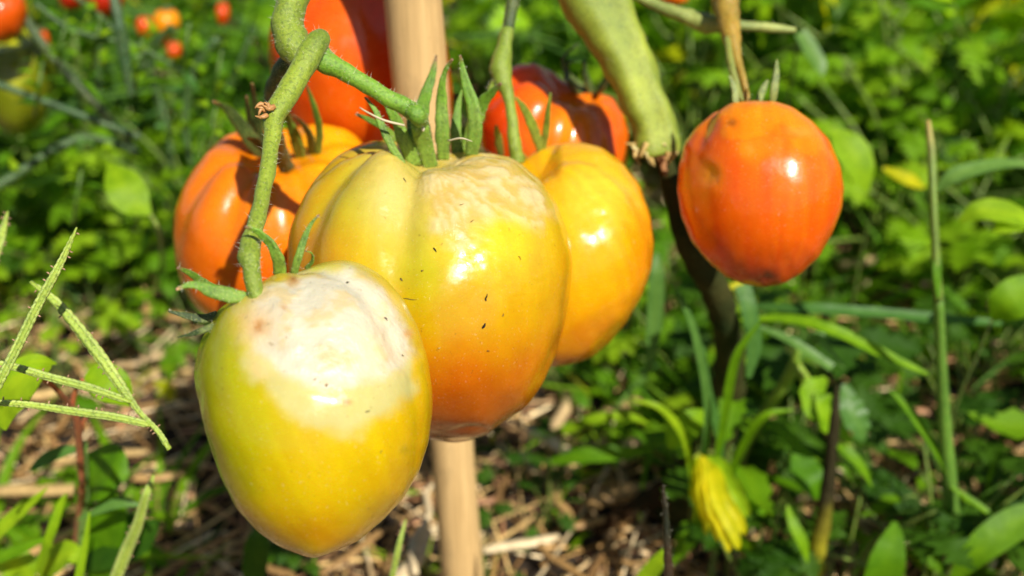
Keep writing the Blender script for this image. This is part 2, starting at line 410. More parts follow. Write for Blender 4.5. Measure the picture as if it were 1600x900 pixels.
def hairs(rows, n, L, seed, spread=1.0):
    """fine pale hairs standing off a stem given as rows x,y,z,r"""
    rng = random.Random(seed); C = crom(rows, 60); b = MB()
    for i in range(n):
        k = rng.randrange(1, 59); p = Vector(C[k][:3]); T = (Vector(C[k+1][:3])-Vector(C[k-1][:3])).normalized()
        u = Vector((rng.gauss(0, 1), rng.gauss(0, 1), rng.gauss(0, 1))); u = (u-T*u.dot(T)).normalized()
        p = p+u*C[k][3]*.95; l = L*(.15+1.1*rng.random()**2); e = p+(u+T*rng.uniform(-.4, .4))*l; s = T*.00006; s2 = u.cross(T)*.00006
        b.add(([p-s, p+s, p+s2, e], [(0, 1, 3), (1, 2, 3), (2, 0, 3)]), (.8, .8, .6))
    return b
def sepal(parent, rows_px, col=GREEN2, tip=None, nrm=None, fold=.5, hair=0, seed=1, thick=.55, sf=None):
    if sf:                                              # root the sepal on the fruit's skin
        p_, n_ = sf(rows_px[0][0], rows_px[0][1]); dl = (p_-ORG).dot(-BK)+.0025-rows_px[0][2]
        rows_px = [(a, b, d+dl*max(0, 1-i/(len(rows_px)-1)*.6), w) for i, (a, b, d, w) in enumerate(rows_px)]
    rows = pxrows(rows_px); base = Vector(col)
    nn = 30; seg = 14
    v, f = tube(rows, nn, seg, thick, up=nrm or (BK*.9+UP*.2), rough=.16, rs=420, groove=.55, gs=.7)
    def cc(i, p):
        t = (i//seg)/(nn-1); c = base*(.85+.35*noise.noise(Vector(p)*300))
        c = c.lerp(Vector(lin(175, 190, 95, .8)), .25*(1-t)) if t < .4 else c
        if tip is not None and t > .84: c = c.lerp(Vector(tip), min(1, (t-.84)*8))
        return tuple(c)
    o = MB().add((v, f), cc).build('sepal', M_STEM, parent)
    if hair:
        h = hairs(rows, hair, .0016, seed).build('hairs', M_HAIR, None); h.parent = parent
        me = h.data; off = parent.location; me.transform(Matrix.Translation(-off)); h['kind'] = 'stuff'
    return o

# --- A: front tomato with the white burnt patch
OUT_A = [(410, 438), (425, 429), (447, 426), (470, 423), (485, 414), (512, 406), (542, 405), (572, 415), (602, 434), (633, 470), (655, 514), (670, 567), (676, 612), (676, 640), (670, 690), (657, 733), (633, 777), (600, 813), (567, 843), (517, 867), (490, 873), (467, 867), (433, 853), (400, 830), (367, 793), (343, 743), (320, 673), (304, 610), (301, 582), (308, 544), (327, 502), (345, 480), (372, 463), (391, 452)]
Y1 = lin(224, 190, 8, .76); YG = lin(172, 182, 10, .76); OR = lin(235, 130, 6, .8); DO = lin(225, 92, 6, .8); RD = lin(205, 40, 10, .8)
PATCH = [(398, 448), (440, 428), (490, 416), (550, 410), (605, 445), (640, 500), (658, 560), (655, 610), (632, 640), (600, 655), (565, 676), (530, 682), (490, 672), (450, 655), (415, 625), (385, 585), (370, 540), (372, 490)]
CORE = [(396, 452), (440, 432), (490, 421), (550, 413), (602, 448), (638, 500), (652, 545), (628, 577), (592, 600), (550, 611), (505, 613), (462, 598), (424, 578), (394, 548), (384, 500)]
def hookA(V, px, py, fc, col, sc, disp, nv):
    n1 = nz(V, 120, 4, 5); n2 = nz(V, 420, 3, 8); n3 = nz(V, 130, 4, 2)
    d = inpoly_dist(PATCH, px, py)+n3*16
    m = sstep(-9, 20, d)*sstep(-.35, .0, fc)
    dc = inpoly_dist(CORE, px, py)+n1*9+n2*3
    core = sstep(-7, 13, dc)*sstep(-.35, .0, fc)
    white = np.array(lin(238, 230, 200, .66)); cream = np.array(lin(238, 212, 150, .66)); pale = np.array(lin(226, 214, 132, .68))
    w_ = white+np.outer(sstep(-.02, .5, n1+.35*n2), (cream-white)*.8)
    c = pale*(1-core[:, None])+w_*core[:, None]
    col = col*(1-m[:, None])+c*m[:, None]
    for (x, y, r, cc, s) in [(400, 505, 34, lin(238, 196, 130, .75), .7), (402, 508, 10, lin(186, 122, 45, .8), .85), (457, 440, 8, lin(165, 105, 35, .8), .9), (443, 480, 5, lin(190, 135, 60, .8), .7), (640, 520, 8, lin(215, 155, 90, .8), .7), (541, 628, 7, lin(165, 100, 30, .8), .95), (545, 640, 14, lin(200, 180, 100), .5), (410, 570, 14, lin(235, 190, 130), .7), (590, 545, 36, lin(240, 205, 150), .5), (600, 480, 26, lin(238, 210, 165), .4), (630, 705, 8, lin(150, 130, 20), .5), (572, 590, 10, lin(225, 180, 120), .5)]:
        g = np.exp(-(np.hypot(px-x+n2*6, py-y+n1*6)/r)**2)*s*(fc > 0); col = col*(1-g[:, None])+np.array(cc)*g[:, None]
    low = sstep(470, 560, py)
    disp -= .0009*sstep(-12, 22, dc)*low*(fc > 0)+.0004*sstep(-4, 20, dc)*(1-low)*(fc > 0)
    disp += .0002*np.exp(-((dc+12)/12)**2)*sstep(-.3, .3, n1)*low*(fc > 0)                                    # the rim of the collapsed skin
    ws = nz(V*np.array([1.0, 1.0, 2.6]), 150, 3, 12)
    disp += core*(.00016*n1+.00040*np.abs(ws)+.00016*n2)
    cr = np.array([(505, 425), (540, 440), (575, 470), (600, 505), (622, 540)], float)           # the crease on the right of the patch
    dm = np.full(len(V), 1e9)
    for a, b in zip(cr[:-1], cr[1:]):
        e = b-a; t = np.clip(((px-a[0])*e[0]+(py-a[1])*e[1])/(e@e), 0, 1); dm = np.minimum(dm, np.hypot(px-a[0]-t*e[0], py-a[1]-t*e[1]))
    disp -= .0004*np.exp(-(dm/14)**2)*(fc > 0)
    sc = np.maximum(sc, core*.8+.08*m)
    return col, sc, disp
tA, sA = tomato('yellow tomato in front with a large white sunburnt patch on its shoulder', OUT_A, (490, 640), .287, (-.40, .90, .10),
    [(150, .10, 14, .6), (-60, .04, 16, .8), (62, .035, 6, 2.4), (-150, .08, 15, .6), (30, .035, 9, .6)],
    [Y1, (320, 560, 75, 170, YG, .95), (345, 700, 70, 130, lin(165, 165, 8, .7), .8), (380, 640, 50, 90, lin(196, 188, 8, .8), .6), (500, 840, 110, 45, lin(218, 148, 8, .8), .7), (665, 700, 40, 120, lin(236, 172, 10, .84), .6), (605, 760, 50, 50, lin(228, 164, 6, .8), .4), (500, 412, 40, 14, lin(190, 185, 60), .8)],
    hookA, cav=.07, ht=.8, q=.95)

# --- B: the biggest tomato
OUT_B = [(447, 383), (454, 351), (475, 304), (497, 272), (525, 244), (557, 227), (582, 219), (612, 217), (645, 232), (665, 240), (690, 238), (722, 236), (755, 236), (795, 244), (817, 258), (842, 280), (867, 312), (884, 351), (893, 390), (895, 422), (891, 463), (884, 500), (870, 553), (849, 601), (827, 632), (796, 654), (766, 677), (736, 688), (709, 693), (675, 688), (620, 676), (560, 632), (500, 565), (462, 485), (448, 430)]
BEIGE = lin(222, 188, 100, .74)
PATCHB = [(664, 262), (700, 248), (740, 244), (790, 250), (835, 285), (855, 325), (840, 350), (800, 335), (772, 325), (748, 355), (722, 378), (688, 362), (668, 325)]
def hookB(V, px, py, fc, col, sc, disp, nv):
    n1 = nz(V, 130, 4, 4); n2 = nz(V, 480, 3, 6)
    d = inpoly_dist(PATCHB, px, py)+n1*12; m = sstep(-26, 16, d)*sstep(-.3, 0, fc)
    w0 = np.sin(np.arctan2(py-246, px-668)*34+n1*5+n2*1.2)
    c = np.array(BEIGE)+np.outer(sstep(-.5, .6, n1+.5*w0), np.array(lin(234, 212, 150, .74))-np.array(BEIGE))
    col = col*(1-m[:, None]*.95)+c*m[:, None]*.95
    d2 = np.exp(-(((px-612)/48)**2+((py-300)/72)**2))*(fc > 0)
    col = col*(1-.75*d2[:, None])+np.array(lin(230, 208, 130, .75))*.75*d2[:, None]
    an = np.arctan2(py-246, px-668); w_ = np.sin(an*34+n1*5+n2*1.2)
    disp += m*(.00030*w_*sstep(-.2, .6, n1+.3)+.00012*n1)+.0002*d2*w_
    # the slack wrinkle at the bottom
    dm = np.abs(py-(668+.05*(px-740)**2/10-(px-740)*.0))
    disp -= .0008*np.exp(-(dm/5)**2)*np.exp(-((px-735)/26)**2)
    rough = np.exp(-(((px-790)/60)**2+((py-400)/60)**2))
    disp += rough*(.00034*n2+.00025*nz(V, 900, 2, 3))
    sc = np.maximum(sc, np.clip(m+.6*d2, 0, 1)*.8); sc = np.maximum(sc, .32*rough*sstep(-.1, .4, n1))
    for (x, y, rx, ry, cc, s) in [(838, 410, 12, 40, lin(190, 150, 20), .35), (865, 430, 8, 30, lin(190, 140, 20), .35), (800, 480, 60, 30, lin(200, 150, 10), .3)]:
        g = np.exp(-(((px-x+n2*8)/rx)**2+((py-y)/ry)**2))*s*(fc > 0); col = col*(1-g[:, None])+np.array(cc)*g[:, None]
    return col, sc, disp
tB, sB = tomato('biggest yellow ribbed tomato with a wrinkled beige shoulder, in front of the stake', OUT_B, (675, 455), .368, (-.03, .965, .20),
    [(-6, .21, 7, .85), (-50, .11, 9, .8), (-88, .11, 9, .8), (40, .07, 9, .6), (95, .10, 10, .6), (140, .12, 12, .6), (-140, .12, 12, .6), (22, .05, 6, .4)],
    [lin(220, 182, 12, .74), (470, 420, 80, 150, lin(222, 132, 8, .8), .85), (530, 250, 90, 50, lin(222, 150, 20, .8), .8), (580, 320, 90, 105, lin(194, 192, 30, .76), .85), (560, 420, 50, 90, lin(232, 178, 12), .6), (655, 400, 50, 100, lin(190, 184, 14, .76), .85), (720, 350, 150, 90, lin(212, 196, 36, .72), .75), (720, 620, 240, 105, lin(218, 104, 6, .72), .95), (690, 690, 140, 48, lin(176, 66, 8, .65), .95), (880, 560, 60, 120, lin(235, 135, 8, .85), .7), (700, 330, 60, 60, lin(232, 205, 80, .9), .6), (770, 370, 70, 60, lin(236, 200, 40, .9), .7)],
    hookB, cav=.13, ht=.80, q=.92, dz=.94, wl=.62)

# --- C: golden tomato right of it
OUT_C = [(817, 250), (840, 233), (873, 223), (907, 222), (940, 230), (973, 253), (1000, 288), (1018, 340), (1023, 380), (1018, 421), (1003, 463), (980, 504), (953, 538), (927, 559), (897, 570), (867, 574), (830, 562), (795, 520), (775, 460), (768, 400), (768, 340), (780, 285), (800, 258)]
def hookC(V, px, py, fc, col, sc, disp, nv):
    n1 = nz(V, 130, 3, 4)
    rough = np.exp(-(((px-930)/50)**2+((py-310)/50)**2)); disp += rough*.0008*n1
    return col, sc, disp
tC, sC = tomato('smooth golden yellow tomato tucked behind the right side of the biggest one', OUT_C, (897, 400), .432, (-.42, .86, .28),
    [(60, .05, 10, 1.4), (-30, .07, 12, .8), (140, .08, 12, .7), (-100, .08, 12, .7), (15, .03, 7, 1.2)],
    [lin(240, 176, 8, .88), (1010, 400, 50, 170, lin(240, 140, 8, .85), .8), (900, 560, 120, 60, lin(236, 130, 8, .8), .8), (930, 300, 60, 55, lin(242, 200, 60, .9), .7)], hookC, cav=.14, q=.95)

# --- D: orange tomato on the left
OUT_D = [(272, 330), (283, 298), (300, 267), (327, 233), (353, 211), (377, 203), (400, 200), (430, 203), (457, 198), (485, 191), (513, 193), (540, 200), (562, 217), (585, 250), (600, 300), (598, 370), (575, 440), (530, 500), (470, 538), (410, 545), (360, 528), (320, 493), (300, 473), (283, 443), (273, 410), (270, 367)]
tD, sD = tomato('orange red tomato with a yellow shoulder behind the pale-patched one', OUT_D, (435, 355), .47, (.10, .86, .48),
    [(-12, .13, 8, .9), (-50, .11, 9, .9), (30, .12, 8, .8), (75, .10, 10, .8), (120, .11, 12, .6), (-100, .1, 12, .7), (170, .1, 12, .6)],
    [lin(242, 128, 10, .9), (400, 260, 110, 50, lin(240, 125, 8, .85), .7), (520, 230, 80, 60, lin(242, 172, 8, .9), .95), (440, 320, 40, 60, lin(242, 140, 10, .9), .8), (300, 420, 70, 90, lin(238, 108, 10, .88), .8), (400, 440, 60, 60, lin(234, 98, 8, .87), .7)], None, cav=.32, ht=.8, res=(190, 120))

# --- E: red tomato behind the stake
OUT_E = [(418, 90), (420, 50), (435, 5), (465, -45), (510, -80), (565, -92), (620, -82), (665, -45), (688, 10), (700, 80), (709, 140), (709, 190), (690, 232), (650, 262), (590, 272), (520, 258), (470, 225), (436, 170)]
tE, sE = tomato('large deep red tomato behind the wooden stake', OUT_E, (565, 85), .52, (.0, .87, .5), [(-25, .06, 12, 1.6), (25, .07, 12, 1.6), (90, .08, 12, .8), (-90, .08, 12, .8), (180, .1, 12, .7)],
    [lin(234, 80, 10, .86), (520, 60, 40, 90, lin(240, 108, 12, .88), .8), (540, 200, 110, 60, lin(240, 112, 12, .88), .8), (610, 60, 30, 90, lin(226, 62, 10, .85), .6)], None, cav=.2, res=(170, 110))  # orange streak paints a highlight, darker red by the stake paints its shadow

# --- F: red orange tomato behind C
OUT_F = [(748, 200), (752, 172), (770, 135), (790, 110), (812, 100), (838, 99), (865, 112), (885, 128), (910, 140), (935, 143), (958, 150), (973, 174), (983, 207), (982, 240), (970, 290), (940, 330), (890, 350), (830, 345), (780, 310), (755, 255)]
tF, sF = tomato('red and orange ribbed tomato beneath the thick cut stem', OUT_F, (865, 222), .525, (.28, .78, .56), [(-75, .15, 8, .8), (-20, .09, 8, 1.0), (15, .10, 8, 1.0), (55, .12, 9, .9), (110, .12, 12, .7), (-130, .12, 12, .7), (170, .1, 12, .7)],
    [lin(240, 104, 12, .9), (900, 200, 60, 60, lin(244, 142, 14, .92), .9), (775, 190, 50, 60, lin(232, 66, 10, .88), .8), (960, 210, 30, 50, lin(236, 84, 10, .88), .7), (820, 130, 60, 30, lin(238, 84, 10, .88), .6)], None, cav=.3, res=(170, 110))

# --- G: orange tomato on the right
OUT_G = [(1143, 160), (1111, 179), (1086, 200), (1068, 225), (1060, 261), (1058, 300), (1065, 339), (1079, 375), (1104, 407), (1132, 432), (1161, 444), (1193, 449), (1225, 444), (1253, 428), (1282, 400), (1303, 360), (1316, 325), (1319, 293), (1314, 261), (1296, 218), (1271, 190), (1239, 167), (1211, 158), (1175, 157)]
def hookG(V, px, py, fc, col, sc, disp, nv):
    n1 = nz(V, 150, 4, 4); n2 = nz(V, 60, 3, 7)
    u = (px-1190)/np.sqrt(np.clip(1-((py-300)/165)**2, .15, 1)); st_ = nz(np.stack([u*.004, py*.0003, np.zeros(len(u))], 1), 9, 3, 5)
    col[:, 1] *= 1+.55*st_; col[:, 0] *= 1+.08*st_
    m = sstep(.02, .30, n2+.45*sstep(235, 165, py)-.12)*sstep(280, 205, py)*.5
    col = col*(1-m[:, None])+np.array(lin(244, 150, 10, .9))*m[:, None]
    for (x, y, rx, ry, cc, s, dz_) in [(1108, 272, 11, 15, lin(90, 45, 10, .8), 1, .0014), (1108, 275, 22, 26, lin(240, 150, 20), .7, 0), (1143, 192, 9, 7, lin(165, 85, 12, .8), .8, .0005), (1180, 234, 15, 10, lin(145, 70, 12, .8), .9, .0008), (1180, 232, 34, 18, lin(242, 152, 18), .6, 0), (1250, 205, 18, 8, lin(220, 150, 60), .5, .0003), (1196, 433, 10, 8, lin(60, 28, 10, .8), .95, .0006), (1196, 434, 24, 14, lin(150, 40, 10), .5, 0), (1205, 180, 26, 8, lin(205, 130, 20), .5, .0002)]:
        g = np.exp(-(((px-x+n1*5)/rx)**2+((py-y+n1*4)/ry)**2))*s*(fc > 0); col = col*(1-g[:, None])+np.array(cc)*g[:, None]; disp -= dz_*g
    return col, sc, disp
tG, sG = tomato('orange tomato with brown scars hanging alone on the right', OUT_G, (1190, 300), .405, (-.04, .985, -.10), [(-58, .06, 9, 1.2), (-5, .02, 8, 1.6), (70, .05, 12, .9), (150, .06, 12, .9), (-130, .07, 12, .9)],
    [lin(238, 96, 8, .86), (1150, 330, 30, 90, lin(236, 88, 8, .86), .6), (1090, 360, 50, 90, lin(232, 80, 8, .84), .7), (1270, 280, 50, 110, lin(242, 116, 8, .88), .6), (1180, 430, 90, 35, lin(214, 58, 8, .8), .6), (1190, 172, 130, 26, lin(242, 140, 10, .9), .7)], hookG, cav=.08, ht=.85, hb=1.0, q=.88)

# --- specks of soil stuck to the fruit
def speck(parent, sf, x, y, L, wd, ang, col=(.03, .02, .012)):
    p, n = sf(x, y); u = (RX*math.cos(math.radians(ang))+UP*math.sin(math.radians(ang))); u = (u-n*u.dot(n)).normalized(); s = n.cross(u)
    rg = random.Random(int(x)); k = (ORG-p).length/FPX; b = MB()
    rows = [(*(p+n*(wd*.2*k)+u*(t*L*k)+s*(rg.uniform(-.3, .3)*wd*k)), wd*.5*k*q) for t, q in ((-.5, .5), (-.2, 1), (.15, .7), (.5, .3))]
    b.add(tube(rows, 8, 6, .5, rough=.5, rs=2500), col).build('soil_speck', M_SOIL, parent)
for a in [(760, 463, 11, 4, 85), (755, 509, 9, 6, 70), (677, 389, 9, 3, -55), (640, 467, 22, 2, -8, (.12, .10, .03)), (630, 281, 9, 2, -70), (626, 437, 6, 3, -50, (.15, .12, .04)), (786, 490, 5, 3, 80, (.2, .1, .02)), (736, 346, 8, 2, 40, (.25, .16, .05)), (722, 318, 9, 2, 35, (.25, .16, .05)), (811, 405, 7, 3, -50, (.2, .1, .02)), (760, 546, 5, 3, 10, (.25, .12, .02)), (690, 545, 5, 3, 20, (.5, .35, .1)), (662, 422, 4, 3, 0, (.2, .12, .03))]: speck(tB, sB, *a)
for a in [(604, 497, 7, 5, -30), (577, 644, 9, 3, 15, (.12, .10, .03)), (545, 437, 5, 4, 40), (512, 600, 5, 4, 60, (.25, .14, .05)), (631, 555, 4, 3, 0, (.3, .2, .08)), (594, 707, 6, 3, 70, (.3, .22, .03)), (494, 590, 5, 3, 30, (.3, .18, .08))]: speck(tA, sA, *a)

# ------------------------------------------------------------------ calyx leaves of each fruit
TB_ = lin(150, 112, 84, .8)
for L in [([(674, 264, 'B', 22), (664, 228, .330, 27), (656, 192, .326, 27), (664, 152, .328, 20), (675, 118, .332, 13), (682, 86, .336, 3)], TB_, 70),
          ([(693, 252, .335, 18), (691, 205, .333, 23), (690, 160, .334, 18), (691, 130, .335, 11), (697, 108, .337, 7), (707, 92, .338, 4)], TB_, 45),
          ([(735, 245, .342, 20), (742, 205, .340, 24), (739, 165, .340, 22), (728, 130, .342, 16), (722, 104, .344, 9), (719, 86, .345, 3)], TB_, 50),
          ([(728, 240, .350, 20), (742, 190, .350, 25), (755, 160, .350, 20), (770, 143, .350, 12), (783, 130, .350, 5)], TB_, 30),
          ([(650, 260, .332, 22), (634, 225, .330, 23), (620, 190, .330, 18), (608, 170, .331, 12), (595, 150, .333, 6), (578, 134, .334, 3)], TB_, 45),
          ([(630, 258, .338, 11), (612, 228, .336, 13), (597, 198, .335, 12), (586, 172, .335, 8), (570, 152, .336, 3)], TB_, 30),
          ([(620, 218, .350, 12), (600, 200, .350, 11), (578, 188, .350, 9), (556, 178, .351, 4)], TB_, 25),
          ([(655, 245, .365, 16), (645, 215, .366, 16), (640, 195, .368, 10), (637, 180, .370, 4)], None, 0),
          ([(715, 240, .365, 18), (712, 205, .366, 18), (716, 165, .368, 10), (722, 140, .370, 3)], None, 0)]:
    front = L[0][0][2] == 'B'; zb = (sB(672, 258)[0]-ORG).dot(-BK)-.001
    L0 = [(a, b, zb-.007*i if front and i < 3 else zb-.014+.004*i if front else d, w) for i, (a, b, d, w) in enumerate(L[0])]
    sepal(tB, L0, GREEN2, L[1], sf=None if front else sB, hair=L[2], seed=len(L[0])+int(L[0][0][0]))
for L in [[(700, 220, .334, 3), (720, 216, .331, 3), (738, 221, .330, 1)], [(632, 196, .334, 4), (600, 188, .332, 4), (575, 176, .333, 3), (562, 168, .334, 2)]]:
    MB().add(tube(pxrows(L), 10, 6), (.62, .55, .36)).build('dried_fibre', M_HAIR, tB)
for L, tp, hr in [([(438, 428, .262, 22), (434, 402, .260, 21), (420, 378, .260, 17), (402, 362, .261, 11), (382, 354, .262, 4)], TB_, 40),
              ([(459, 428, .268, 12), (466, 402, .267, 13), (476, 372, .268, 11), (486, 350, .269, 6), (499, 335, .270, 2)], TB_, 30),
              ([(388, 464, .258, 16), (362, 462, .257, 25), (335, 455, .257, 24), (308, 446, .258, 14), (290, 446, .258, 9), (275, 453, .259, 4)], lin(196, 150, 110), 50),
              ([(338, 454, .260, 14), (315, 440, .260, 14), (297, 427, .260, 10), (277, 418, .261, 4)], TB_, 20),
              ([(340, 492, .272, 14), (318, 498, .272, 16), (292, 493, .272, 12), (263, 486, .272, 3)], None, 30),
              ([(335, 508, .274, 10), (315, 517, .273, 11), (296, 523, .273, 7), (277, 527, .273, 2)], None, 20),
              ([(478, 420, .272, 8), (488, 408, .271, 7), (487, 396, .271, 5), (476, 392, .271, 3)], BRN, 10)]:
    sepal(tA, L, GREEN2 if tp else DKG, tp, sf=sA, hair=hr, seed=int(L[0][0]))
for L, cc in [([(412, 245, .40, 24), (395, 222, .398, 26), (372, 190, .398, 20), (352, 168, .40, 10), (332, 158, .402, 4)], DKG), ([(497, 243, .405, 10), (499, 205, .402, 13), (492, 170, .402, 12), (477, 128, .404, 3)], GREEN2),
              ([(470, 248, .40, 18), (462, 215, .398, 20), (452, 190, .40, 12), (447, 170, .40, 4)], GREEN2), ([(488, 242, .405, 14), (484, 212, .402, 15), (470, 190, .402, 10), (458, 180, .402, 4)], DKG),
              ([(415, 240, .40, 14), (405, 200, .40, 14), (398, 160, .40, 10), (394, 130, .40, 4)], DKG), ([(432, 250, .396, 20), (418, 232, .395, 20), (400, 222, .395, 12), (386, 215, .396, 4)], DKG), ([(408, 230, .41, 12), (392, 190, .41, 12), (385, 150, .41, 4)], DKG), ([(440, 252, .396, 14), (436, 225, .394, 16), (428, 205, .395, 8)], DKG)]:
    sepal(tD, L, cc, BRN, sf=sD)
for L, cc in [([(846, 236, .405, 12), (835, 205, .403, 17), (822, 175, .403, 14), (806, 152, .404, 4)], GREEN), ([(848, 236, .408, 9), (853, 205, .407, 12), (856, 175, .407, 9), (860, 145, .408, 3)], GREEN),
              ([(783, 243, .41, 10), (779, 220, .408, 13), (775, 197, .408, 6)], GREEN), ([(820, 246, .404, 14), (812, 238, .402, 14), (800, 240, .402, 5)], GREEN), ([(770, 245, .412, 12), (755, 236, .41, 12), (742, 228, .41, 4)], DKG)]:
    sepal(tC, L, cc, None, sf=sC)
for L in [[(915, 145, .50, 18), (895, 135, .495, 14), (882, 112, .495, 10), (882, 88, .495, 8), (905, 68, .50, 4)], [(912, 140, .50, 16), (890, 120, .498, 12), (888, 100, .498, 8), (905, 96, .498, 4)], [(925, 145, .495, 16), (915, 120, .49, 14), (912, 95, .49, 8)], [(935, 142, .50, 16), (945, 125, .495, 14), (950, 105, .495, 5)], [(930, 146, .49, 16), (940, 140, .485, 14), (955, 118, .485, 4)], [(905, 142, .495, 16), (893, 128, .49, 12), (880, 122, .49, 4)]]:
    sepal(tF, L, DKG, None, sf=sF)  # dark green stands in for shade on this calyx
for L in [[(1207, 162, .40, 10), (1210, 138, .398, 13), (1213, 115, .398, 10), (1214, 93, .40, 3)], [(1150, 165, .405, 10), (1148, 140, .405, 11), (1140, 118, .406, 4)], [(1185, 160, .41, 10), (1192, 140, .412, 11), (1200, 125, .412, 4)]]:
    sepal(tG, L, lin(150, 165, 90, .8), None)

# ------------------------------------------------------------------ stems of the tomato plant
def stem(name, label, segs, cat='stem', colr=GREEN, mat_=None, hair=120, extra=None, group=None):
    r = empty(name, Vector(pxrows(segs[0][1])[0][:3]), label, cat, group)
    for i, sg in enumerate(segs):
        pn, L = sg[0], sg[1]; kw = sg[2] if len(sg) > 2 else {}
        kw = dict(kw); c = kw.pop('col', colr); rows = pxrows(L); base = Vector(c)
        def cc(i_, p): 
            q = noise.noise(Vector(p)*70); return tuple(base*(1+.28*q)+Vector((.02, 0, 0))*q)
        MB().add(tube(rows, kw.pop('n', 48), 20, rough=kw.pop('rough', .17), rs=kw.pop('rs', 210), **kw), cc).build(pn, mat_ or M_STEM, r)
        if hair:
            h = hairs(rows, hair, .0021, i+5).build('hairs', M_HAIR, r); h['kind'] = 'stuff'
    return r
B_D = (sB(672, 258)[0]-ORG).dot(-BK)
truss = stem('truss_stem', 'hairy green forked stem carrying the two front tomatoes', [
    ('main_stalk', [(470, -40, .335, 48), (455, 5, .333, 47), (449, 40, .331, 50), (456, 66, .329, 52), (470, 88, .327, 44), (476, 104, .326, 26)]),
    ('fruit_stalk', [(506, 66, .330, 16), (500, 62, .327, 34), (487, 80, .323, 39), (462, 125, .318, 35), (438, 165, .312, 37), (428, 188, .309, 32), (424, 220, .304, 26), (418, 265, .297, 25), (408, 315, .288, 25), (399, 355, .280, 27), (391, 385, .275, 33), (389, 402, .272, 36), (393, 418, .270, 28), (396, 440, .268, 26), (402, 470, .268, 28)]),
    ('fruit_stalk', [(494, 70, .329, 28), (507, 94, .330, 37), (530, 108, .331, 30), (565, 128, .333, 26), (605, 152, .336, 26), (640, 170, .339, 28), (654, 183, .338, 26), (661, 196, B_D-.002, 22), (668, 230, B_D+.005, 20), (672, 262, B_D+.012, 22)], {'col': GREEN2}),
    ('side_stalk', [(462, 82, .345, 26), (445, 105, .352, 30), (430, 140, .366, 30), (424, 180, .385, 26), (434, 225, .42, 24), (448, 262, .445, 24)], {'col': DKG})], hair=420)  # side stalk's dark green imitates the shadow it hangs in
# brown scars on the stem nodes
b = MB(); p = at(420, 174, .306)
for k in range(9):
    rg = random.Random(k); q = p+RX*rg.uniform(-.002, .002)+UP*rg.uniform(-.0018, .0018)
    b.add(tube([(*(q), .0009), (*(q+RX*rg.uniform(-.0018, 0)+UP*rg.uniform(-.001, .001)+BK*.0012), .0007), (*(q+RX*rg.uniform(-.003, -.001)+UP*rg.uniform(-.002, .002)+BK*.0018), .0002)], 6, 6, rough=.4, rs=900), lin(190, 140, 85))
b.build('node_scar', M_DRY, truss)
b = MB().add(tube(pxrows([(660, 197, B_D-.0205, 4), (661, 201, B_D-.021, 6), (661, 205, B_D-.0205, 4)]), 6, 8), lin(215, 205, 180)); b.build('pale_blemish', M_DRY, tB)
for j, (px_, py_) in enumerate([(432, 222), (447, 30)]): pass
stem('fruit_stem', 'slender green stem above the golden tomato, dark toward the top', [
    ('main_stalk', [(812, -40, .42, 20), (800, 10, .418, 20), (793, 48, .416, 20)], {'col': DKG}),
    ('fruit_stalk', [(793, 46, .416, 21), (788, 75, .414, 24), (783, 105, .412, 34), (786, 128, .411, 30), (794, 150, .41, 19), (800, 185, .408, 18), (804, 225, .408, 21), (808, 255, .410, 24)], {'col': GREEN}),
    ('side_stalk', [(786, 110, .412, 20), (775, 128, .412, 16), (765, 142, .412, 8)], {'col': GREEN})], hair=60)
thick = stem('cut_stem', 'thick pale green stem cut off beside the scarred orange tomato', [
    ('stalk', [(905, -60, 0.459, 104), (925, -10, 0.457, 102), (958, 50, 0.455, 90), (986, 110, 0.454, 78), (1006, 160, 0.454, 71), (1019, 195, 0.455, 70), (1027, 222, 0.456, 76), (1030, 240, 0.457, 72)], {'col': lin(152, 168, 50, .9), 'groove': .36, 'gs': .36, 'up': BK+RX*.15, 'rough': .15, 'rs': 110}),
    ], colr=GREEN, hair=130)
b = MB(); rg = random.Random(4)
for k in range(26):
    a = at(rg.uniform(988, 1058), rg.uniform(222, 246), .455-.010*rg.random()); dd_ = RX*rg.uniform(-.006, .004)-UP*rg.uniform(-.001, .007)+BK*rg.uniform(-.002, .002)
    b.add(tube([(*a, .0017), (*(a+dd_*.5), .0011), (*(a+dd_), .0003)], 6, 6, .5, rough=.3, rs=500), lin(*rg.choice([(200, 172, 105), (172, 135, 75), (205, 190, 130)])))
b.add(tube(pxrows([(1033, 238, .454, 30), (1037, 255, .454, 18), (1040, 275, .455, 6)]), 8, 8, .5, rough=.3, rs=300), lin(165, 120, 80))
b.build('dried_fringe', M_DRY, thick)
stem('tomato_plant', 'main tomato stem coloured dark as if shaded, running down behind the scarred orange tomato', [
    ('stalk', [(1036, 228, .462, 30), (1050, 290, .466, 32), (1078, 380, .48, 40), (1120, 460, .52, 46), (1140, 540, .57, 44), (1135, 620, .62, 52), (1112, 700, .66, 60), (1085, 750, .69, 74), (1060, 800, .73, 80)], {'col': (.050, .054, .014), 'rough': .3, 'rs': 90}),  # colour darkened to imitate the shade behind the orange tomato
    ('root_shoot', [(1090, 745, .69, 34), (1040, 768, .69, 34), (985, 795, .70, 28), (930, 830, .71, 16)], {'col': lin(80, 62, 38, .5), 'rough': .3, 'rs': 120})], hair=0, mat_=M_STALK)
stem('side_shoot', 'pale green snapped twig with a pink tip at the top right', [
    ('stalk', [(985, -10, .47, 12), (1030, 10, .465, 18), (1075, 26, .46, 24), (1100, 36, .458, 30), (1120, 38, .457, 28), (1160, 40, .456, 17), (1210, 44, .455, 14), (1243, 47, .455, 9)], {'col': lin(165, 178, 95, .8)}),
    ], hair=60)
